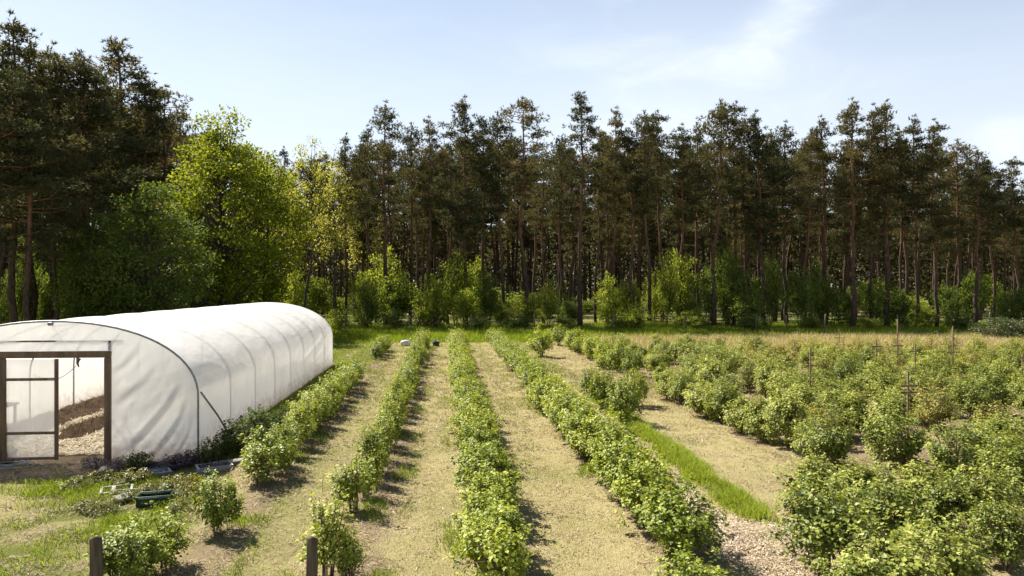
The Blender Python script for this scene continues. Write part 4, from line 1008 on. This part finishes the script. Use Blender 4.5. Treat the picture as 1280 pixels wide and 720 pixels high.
def broad_meshes(seed, H, W, cb, nclump, lpc, ls, mat, clump_r=.9, bark='bark_grey', name='tree', shell=.55, stems=1, flat=1.0, thick=.014):
    g = np.random.default_rng(seed); tr = MB(); br = tr; cr = MB()
    trunks = []
    for s in range(stems):
        nz = 8; top = H * .82; zs = np.linspace(-.1, top, nz); bx = np.cumsum(g.normal(0, H * .012, nz)); by = np.cumsum(g.normal(0, H * .012, nz)); bx -= bx[0]; by -= by[0]
        if stems > 1: a = s * 2 * PI / stems + g.uniform(-.3, .3); bx += math.cos(a) * (.1 + zs / H * W * .22); by += math.sin(a) * (.1 + zs / H * W * .22)
        tr.tube(np.stack([bx, by, zs], 1), H * thick / stems ** .5 * (1 - .85 * (zs / top).clip(0, 1)) + .008, 8, True); trunks.append((zs, bx, by))
    d = rand_dirs(g, nclump); rad = g.uniform(shell, 1.0, nclump)
    f = np.ones(nclump)
    for _ in range(6):
        v = unit(g.normal(size=3)); q = d @ v; f += g.uniform(.05, .2) * np.sign(q) * np.abs(q) ** 2
    zc, zr = (H + cb * H) / 2, (H - cb * H) / 2
    C = np.array([0, 0, zc]) + d * np.array([W / 2, W / 2, zr * flat]) * (rad * f)[:, None]; C[:, 2] = np.clip(C[:, 2], cb * H * .9, H * 1.06)
    # narrower toward the top
    tz = np.clip((C[:, 2] - zc) / zr, 0, 1); C[:, :2] *= (1 - .22 * tz)[:, None]
    for c in C:
        zs, bx, by = trunks[g.integers(stems)]; za = max(cb * H * .55, c[2] - g.uniform(.5, 1.1) * np.hypot(c[0], c[1])); za = min(za, H * .8)
        p = np.array([np.interp(za, zs, bx), np.interp(za, zs, by), za]); mid = (p + c) / 2 + np.array([0, 0, -.05 * H * .2]) + g.normal(0, .03 * W, 3)
        br.tube([p, mid, c], [.004 * H * .8, .0025 * H, .008], 4, False)
    ct = g.uniform(-.12, .12, nclump); rc = clump_r * g.uniform(.6, 1.25, nclump)
    n = nclump * lpc; ci = np.repeat(np.arange(nclump), lpc)
    o = rand_dirs(g, n) * (g.uniform(0, 1, n) ** .5)[:, None]
    P = C[ci] + o * rc[ci][:, None] * np.array([1, 1, .75])
    P[:, 2] = np.maximum(P[:, 2], .05)
    Nn = unit(o * .5 + np.array([0, 0, .6]) + g.normal(0, .5, (n, 3))); U = unit(o + g.normal(0, .7, (n, 3)))
    tint = np.clip(.45 + ct[ci] + g.normal(0, .16, n), 0, 1)
    simple_leaves(cr, g, P, U, Nn, ls * g.uniform(.6, 1.3, n), tint, .7)
    return [('trunk', tr.mesh(name + '_trunk', M[bark], True)), ('crown', cr.mesh(name + '_crown', M[mat]))]

def wood():
    g = np.random.default_rng(61)
    PV = [Proto('pine_tree', 'tree', pine_meshes(700 + i, 18., c0, w, b, dn, tp, ln)) for i, (c0, w, b, dn, tp, ln) in enumerate([
        (.55, 2.9, .5, .62, .5, 0), (.50, 2.6, .4, .62, .3, .01), (.60, 2.7, .7, .6, .5, -.02), (.52, 2.2, .35, .64, .2, 0), (.47, 3.1, .6, .62, .4, 0),
        (.56, 2.3, .9, .6, .6, .05), (.51, 2.5, .5, .64, .3, 0), (.34, 2.9, .5, .68, .4, 0)])]
    thin = [Proto('pine_tree', 'tree', pine_meshes(740 + i, 18., c0, 2.0, .5, .68, tp, 0)) for i, (c0, tp) in enumerate([(.46, .5), (.55, .6), (.38, .3), (.43, .5)])]
    def pine(px, top, d, protos, label, group, vi=None, wsc=1.0, tilt=None):
        if px > 340 or d > 65: d = d - 4
        x, y = at_depth(px, d); h = (HY - top) * d / FPX + CAMH; s = h / 18.
        p = protos[g.integers(len(protos)) if vi is None else vi]
        w = s * wsc * g.uniform(.92, 1.12)
        p.place((x, y, gz(x, y) - .05), g.uniform(0, 2 * PI), (w, w, s), label, group, tilt or (g.normal(0, .012), g.normal(0, .012)))
    # dark pines on the left
    left = [(-40, 10, 40, 4), (12, 27, 42, 7), (46, 66, 46, 4), (66, 58, 47, 7), (88, 70, 48, 0), (112, 84, 50, 4), (152, 57, 51, 1), (178, 96, 50, 6), (206, 112, 53, 2), (132, 104, 46, 7), (30, 110, 39, 7), (-20, 80, 37, 0), (75, 140, 43, 7), (104, 120, 55, 4), (60, 90, 56, 7), (160, 130, 56, 0)]
    left = [(px, top, d + (11 if 125 < px < 215 else 0), v) for px, top, d, v in left]; left.sort()
    for i, (px, top, d, v) in enumerate(left):
        pine(px, top, d, PV, f'dark tall pine, {nth(i)} from the left in the group behind the polytunnel', 'dark pines behind the polytunnel', v, 1.15)
    # silhouettes of the front edge
    front = [(433, 172, 68, 3, .75), (357, 188, 74, 3, .8), (462, 160, 70, 6, .8), (487, 133, 67, 4, 1.0), (513, 160, 72, 0, .8), (537, 150, 69, 6, .8), (560, 165, 73, 2, .8), (584, 126, 68, 7, 1.05), (606, 150, 72, 1, .8), (630, 145, 69, 0, .8), (657, 128, 67, 2, 1.0), (680, 190, 74, 5, .8),
             (700, 175, 71, 5, .8), (725, 121, 66, 1, .95), (745, 165, 71, 2, .8), (766, 140, 68, 6, .85), (790, 155, 66, 5, .9), (812, 143, 67, 0, .9), (826, 142, 70, 2, .8), (850, 158, 68, 6, .9), (868, 160, 71, 4, .8), (892, 129, 66, 0, 1.0), (916, 132, 68, 2, .9), (938, 150, 70, 4, .8), (958, 142, 66, 7, .95),
             (984, 158, 69, 4, .9), (1006, 166, 66, 0, .85), (1030, 150, 68, 4, .9), (1064, 128, 65, 4, 1.1), (1086, 138, 67, 7, .9), (1109, 130, 66, 3, 1.0), (1127, 165, 69, 6, .8), (1147, 150, 66, 6, .95), (1170, 155, 66, 7, 1.05), (1196, 180, 68, 0, .9), (1217, 188, 65, 4, 1.0), (1243, 205, 67, 0, .9), (1270, 200, 66, 2, 1.0), (1296, 215, 66, 4, 1.0),
             (1320, 220, 66, 0, 1)]
    front.sort()
    for i, (px, top, d, v, w) in enumerate(front):
        tilt = (0.0, .09) if px == 790 else None
        pine(px, top, d, PV, f'tall Scots pine, {nth(i)} from the left along the front edge of the wood', 'pines along the front edge of the wood', v, w * .92, tilt)
    # the wood behind
    pts = [at_depth(px, d) for px, _, d, _, _ in front] + [at_depth(px, d) for px, _, d, _ in left]
    n = 0; tries = 0
    while n < 225 and tries < 9000:
        tries += 1
        px, d = g.uniform(-60, 1340), 71 + 62 * g.uniform() ** .8
        if px < 420 and d < 76: continue
        x, y = at_depth(px, d)
        if any((x - a) ** 2 + (y - b) ** 2 < 2.7 ** 2 for a, b in pts): continue
        pts.append((x, y)); n += 1
        edge = np.interp(px, [-60, 250, 330, 480, 1000, 1170, 1290, 1340], [60, 150, 205, 175, 165, 175, 220, 235])
        top = edge + g.uniform(0, 45)
        pine(px, top, d, thin if g.uniform() < .7 else PV, 'slender pine standing deeper in the wood behind the front trees', 'pines deep in the wood', None, .9)

    # the far part of the wood, beyond what one could tell apart
    m = MB(); gg = np.random.default_rng(63)
    for i in range(300):
        px, d = -80 + 1440 * (i + gg.uniform()) / 300, 122 + 50 * ((i * .618) % 1); x, y = at_depth(px, d); h = gg.uniform(15, 20)
        m.tube([(x, y, -.2), (x + gg.normal(0, .3), y, h * .6), (x + gg.normal(0, .4), y, h)], [.2, .14, .03], 6, False, .2)
        n = 780; z = h * (.06 + .84 * gg.uniform(0, 1, n) ** .8); r = 2.9 * np.sqrt(gg.uniform(.05, 1, n)) * (1.1 - .75 * z / h); a = gg.uniform(0, 2 * PI, n)
        P = np.stack([x + r * np.cos(a), y + r * np.sin(a), z], 1); U = rand_dirs(gg, n) + np.array([0, 0, .3])
        simple_leaves(m, gg, P, U, rand_dirs(gg, n), gg.uniform(.5, 1.2, n), np.clip(gg.normal(.3, .15, n), 0, 1), .35)
    tag(link('far_woodland', m.mesh('far_woodland', M['pine'])), 'dim far part of the pine wood seen between the trunks', 'woodland', kind='stuff')
    # broadleaved trees
    def broad(name, px, d, top, proto, H, W0, wpx, label, group=None):
        if name == 's' and px > 420: d = d - 4
        x, y = at_depth(px, d); h = (HY - top) * d / FPX + CAMH; w = wpx * d / FPX
        proto.place((x, y, gz(x, y)), g.uniform(0, 6), (w / W0, w / W0, h / H), label, group)
    mp = Proto('maple_tree', 'tree', broad_meshes(801, 16, 8.4, .12, 210, 105, .21, 'spring', .85, name='maple'))
    broad('t', 282, 52, 132, mp, 16, 8.4, 150, 'big yellow-green broadleaf tree behind the polytunnel')
    mp2 = Proto('maple_tree', 'tree', broad_meshes(802, 14, 6.5, .10, 140, 95, .21, 'spring', .8, name='maple_b'))
    broad('t', 330, 55, 188, mp2, 14, 6.5, 105, 'yellow-green broadleaf tree right of the biggest one')
    gt = Proto('oak_tree', 'tree', broad_meshes(803, 9.7, 7, .05, 210, 110, .16, 'green_leaf', .7, name='oak'))
    broad('t', 180, 43, 230, gt, 9.7, 7, 150, 'rounded dark green broadleaf tree right behind the polytunnel roof')
    broad('t', 118, 44, 268, gt, 9.7, 7, 110, 'smaller dark green broadleaf tree left of the rounded one')
    pl = [Proto('birch_tree', 'tree', broad_meshes(804 + i, 15, 5.5, .32, 110, 42, .17, 'pale_leaf', .7, name='pale_tree', shell=.4, thick=.009)) for i in range(2)]
    broad('t', 384, 59, 178, pl[0], 15, 5.5, 75, 'pale yellowish spring tree with thin crown right of the green ones')
    broad('t', 418, 62, 190, pl[1], 15, 5.5, 62, 'pale spring tree next to the narrow dark pine')
    broad('t', 350, 66, 200, pl[1], 15, 5.5, 70, 'pale spring tree half hidden behind the yellow-green tree')
    broad('t', 455, 72, 240, pl[0], 15, 5.5, 60, 'pale low spring tree behind the narrow dark pine')
    sp = Proto('poplar_tree', 'tree', broad_meshes(810, 14, 2.4, .35, 40, 14, .15, 'pale_leaf', .5, name='bare_tree', shell=.3))
    broad('t', 417, 63, 160, sp, 14, 2.4, 24, 'almost bare thin spring tree rising above the pale ones')
    # understory
    us = [Proto('woodland_shrub', 'shrub', broad_meshes(820 + i, 4.5, 4.6, .03, 90, 55, .17, 'bright_shrub', .55, name='bright_shrub', shell=.2, stems=4)) for i in range(3)]
    ud = [Proto('woodland_shrub', 'shrub', broad_meshes(830 + i, 4.5, 4.4, .02, 90, 55, .17, 'green_leaf', .55, name='dark_shrub', shell=.2, stems=4)) for i in range(3)]
    sh = [(445, 68, 330, 50, 0), (470, 65, 352, 60, 1), (500, 66, 338, 60, 0), (525, 64, 355, 50, 0), (552, 66, 330, 62, 0), (575, 64, 350, 45, 0), (610, 66, 335, 60, 1), (640, 68, 350, 50, 1), (662, 66, 352, 40, 0), (690, 66, 348, 55, 0), (720, 67, 358, 40, 1),
          (752, 66, 342, 50, 0), (786, 66, 338, 50, 0), (815, 68, 345, 40, 0), (838, 66, 318, 42, 0), (862, 66, 352, 40, 1), (885, 65, 310, 55, 1), (915, 66, 300, 55, 1), (940, 65, 335, 50, 1), (965, 66, 300, 60, 1), (1000, 66, 330, 55, 1), (1035, 67, 345, 50, 1), (1062, 66, 362, 40, 0), (1095, 68, 345, 50, 1), (1125, 66, 358, 45, 1), (1155, 67, 352, 45, 0),
          (1180, 66, 340, 55, 1), (1215, 66, 330, 60, 1), (1250, 64, 345, 55, 1), (1285, 62, 350, 60, 1), (400, 64, 335, 55, 0), (372, 62, 330, 50, 0), (345, 60, 340, 50, 0), (240, 52, 345, 60, 1), (60, 46, 335, 60, 1), (10, 44, 345, 60, 1), (105, 50, 350, 55, 1), (290, 56, 345, 60, 0),
          (420, 60, 385, 40, 0), (480, 61, 385, 40, 1), (600, 62, 388, 44, 1), (650, 62, 385, 40, 1), (700, 62, 384, 40, 0), (770, 62, 382, 40, 0), (800, 63, 384, 40, 0), (870, 62, 384, 40, 0), (930, 62, 382, 46, 1), (1020, 62, 386, 40, 1), (1080, 62, 388, 44, 0), (1140, 62, 386, 40, 0), (1200, 61, 382, 50, 1)]
    sh += [(484, 69, 312, 62, 0), (566, 68, 300, 66, 0), (590, 72, 318, 58, 0), (846, 70, 304, 60, 0), (912, 69, 292, 66, 1), (30, 46, 292, 60, 1), (85, 47, 300, 60, 1), (-25, 44, 290, 60, 1), (55, 52, 280, 70, 1), (1010, 67, 300, 40, 1)]
    sh.sort(); nb_, nd_ = 0, 0
    for (px, d, top, w, kind) in sh:
        if kind == 0: lab, grp = f'light green sunlit woodland shrub, {nth(nb_)} such from the left under the trees', 'light green woodland shrubs'; nb_ += 1
        else: lab, grp = f'dark green woodland shrub, {nth(nd_)} such from the left under the trees', 'dark green woodland shrubs'; nd_ += 1
        broad('s', px + g.normal(0, 5), d + g.normal(0, 1), min(394, top + (g.uniform(-4, 26) if px > 420 else 0)), (us if kind == 0 else ud)[g.integers(3)], 4.5, 4.5, w * g.uniform(.6, 1.15), lab, grp)
    n = 0
    for i in range(70):
        px, d = -40 + 1380 * (i + g.uniform(0, 1)) / 70, g.uniform(76, 125)
        x, y = at_depth(px, d); bright = g.uniform() < .45
        h = g.uniform(1.5, 6.0); w = g.uniform(2.5, 5.5)
        (us if bright else ud)[g.integers(3)].place((x, y, 0), g.uniform(0, 6), (w / 4.5, w / 4.5, h / 4.5), 'light green undergrowth shrub deep among the pine trunks' if bright else 'dark green undergrowth shrub deep among the pine trunks', 'light shrubs deep in the wood' if bright else 'dark shrubs deep in the wood')
    # bramble heap by the fence, right
    bm = Proto('bramble_mound', 'bramble', broad_meshes(840, 1.5, 4.2, .02, 130, 70, .09, 'bramble', .36, name='bramble', shell=.5, stems=5))
    x, y = at_depth(1262, 50); bm.place((x, y, 0), 0, (1.05, 1, .95), 'olive green bramble mound by the right end of the fence')
    x, y = at_depth(1315, 48); bm.place((x, y, 0), 2, (1.2, 1.1, 1.0), 'larger bramble mound cut by the right border')
wood()

# ------------------------------------------------------------------ light, sky, camera
SUN_EL, SUN_AZ = R(49), R(-43)        # azimuth measured from +Y towards +X
sd = Vector((math.sin(SUN_AZ) * math.cos(SUN_EL), math.cos(SUN_AZ) * math.cos(SUN_EL), math.sin(SUN_EL)))
sl = bpy.data.lights.new('sun', 'SUN'); sl.energy = 5.0; sl.angle = R(.53); sl.color = (1.0, .93, .82)
so = bpy.data.objects.new('sun', sl); COL.objects.link(so); so.rotation_euler = sd.to_track_quat('Z', 'Y').to_euler(); so.location = (-30, 30, 60)

w = bpy.data.worlds.new('World'); scene.world = w; w.use_nodes = True
nt = w.node_tree; nt.nodes.clear()
def WN(t, **kw):
    n = nt.nodes.new(t)
    for k, v in kw.items(): setattr(n, k, v)
    return n
Lk = nt.links.new
out = WN('ShaderNodeOutputWorld'); bg = WN('ShaderNodeBackground'); bg.inputs[1].default_value = .05
sky = WN('ShaderNodeTexSky', sky_type='NISHITA'); sky.sun_disc = False; sky.sun_elevation = SUN_EL; sky.sun_rotation = SUN_AZ; sky.altitude = 50; sky.air_density = 1.1; sky.dust_density = .7; sky.ozone_density = 1.5
tc = WN('ShaderNodeTexCoord')
# thin cirrus: stretched noise, denser toward chosen directions of the sky
mp = WN('ShaderNodeMapping'); mp.inputs['Rotation'].default_value = (R(20), R(-42), R(12)); mp.inputs['Scale'].default_value = (2.0, 2.2, 6.0); Lk(tc.outputs['Generated'], mp.inputs[0])
no = WN('ShaderNodeTexNoise'); no.inputs['Scale'].default_value = 2.6; no.inputs['Detail'].default_value = 8; no.inputs['Roughness'].default_value = .6; no.inputs['Distortion'].default_value = .8; Lk(mp.outputs[0], no.inputs[0])
mr = WN('ShaderNodeMapRange'); mr.interpolation_type = 'SMOOTHSTEP'; mr.inputs[1].default_value = .42; mr.inputs[2].default_value = .78; Lk(no.outputs[0], mr.inputs[0])
def lobe(px, py, power, gain):
    l, u = (px - 640) / FPX, (HY - py) / FPX
    x, y = world(1.0, l); v = Vector((x, y, u)).normalized()
    dp = WN('ShaderNodeVectorMath', operation='DOT_PRODUCT'); dp.inputs[1].default_value = v; Lk(tc.outputs['Generated'], dp.inputs[0])
    mx = WN('ShaderNodeMath', operation='MAXIMUM'); mx.inputs[1].default_value = 0; Lk(dp.outputs['Value'], mx.inputs[0])
    pw = WN('ShaderNodeMath', operation='POWER'); pw.inputs[1].default_value = power; Lk(mx.outputs[0], pw.inputs[0])
    ml = WN('ShaderNodeMath', operation='MULTIPLY'); ml.inputs[1].default_value = gain; Lk(pw.outputs[0], ml.inputs[0])
    return ml.outputs[0]
def wadd(a, b, op='ADD', clamp=False):
    n = WN('ShaderNodeMath', operation=op, use_clamp=clamp)
    for i, v in ((0, a), (1, b)):
        if isinstance(v, (int, float)): n.inputs[i].default_value = v
        else: Lk(v, n.inputs[i])
    return n.outputs[0]
dens = wadd(wadd(wadd(lobe(850, 140, 45, .28), wadd(wadd(lobe(1005, -10, 2600, .34), lobe(980, 18, 2600, .34)), wadd(lobe(955, 45, 2600, .34), lobe(930, 75, 2200, .28)))), lobe(1255, 183, 2500, .35)), .06)
sz = WN('ShaderNodeSeparateXYZ'); Lk(tc.outputs['Generated'], sz.inputs[0])
hz = WN('ShaderNodeMapRange'); hz.interpolation_type = 'SMOOTHSTEP'; hz.inputs[1].default_value = .12; hz.inputs[2].default_value = .58; hz.inputs[3].default_value = .56; hz.inputs[4].default_value = 0.0; Lk(sz.outputs[2], hz.inputs[0])   # summer haze thickening toward the horizon
cl = wadd(wadd(wadd(dens, wadd(wadd(mr.outputs[0], .6, 'MULTIPLY'), .42), 'MULTIPLY'), hz.outputs[0]), .92, 'MINIMUM')
mx = WN('ShaderNodeMix', data_type='RGBA'); Lk(cl, mx.inputs[0]); Lk(sky.outputs[0], mx.inputs[6]); mx.inputs[7].default_value = (8.6, 9.1, 9.9, 1)
Lk(mx.outputs[2], bg.inputs[0]); Lk(bg.outputs[0], out.inputs[0])

cam = bpy.data.cameras.new('camera'); cam.lens = 36.0 * FPX / 1280; cam.sensor_width = 36; cam.clip_start = .1; cam.clip_end = 4000
cam.shift_y = (HY - 360) / 1280 * -1 * -1
co = bpy.data.objects.new('camera', cam); COL.objects.link(co); co.location = (0, 0, CAMH); co.rotation_euler = (R(90), 0, -YAW)
scene.camera = co
vs = scene.view_settings; vs.view_transform = 'Standard'; vs.look = 'None'; vs.exposure = 1.38; vs.gamma = 1; vs.use_curve_mapping = False
scene.render.engine = 'CYCLES'
cy = scene.cycles; cy.max_bounces = 9; cy.diffuse_bounces = 4; cy.glossy_bounces = 2; cy.transmission_bounces = 5; cy.transparent_max_bounces = 10; cy.caustics_reflective = False; cy.caustics_refractive = False
cy.sample_clamp_indirect = 6; cy.use_denoising = True
try: cy.denoiser = 'OPENIMAGEDENOISE'
except Exception: pass
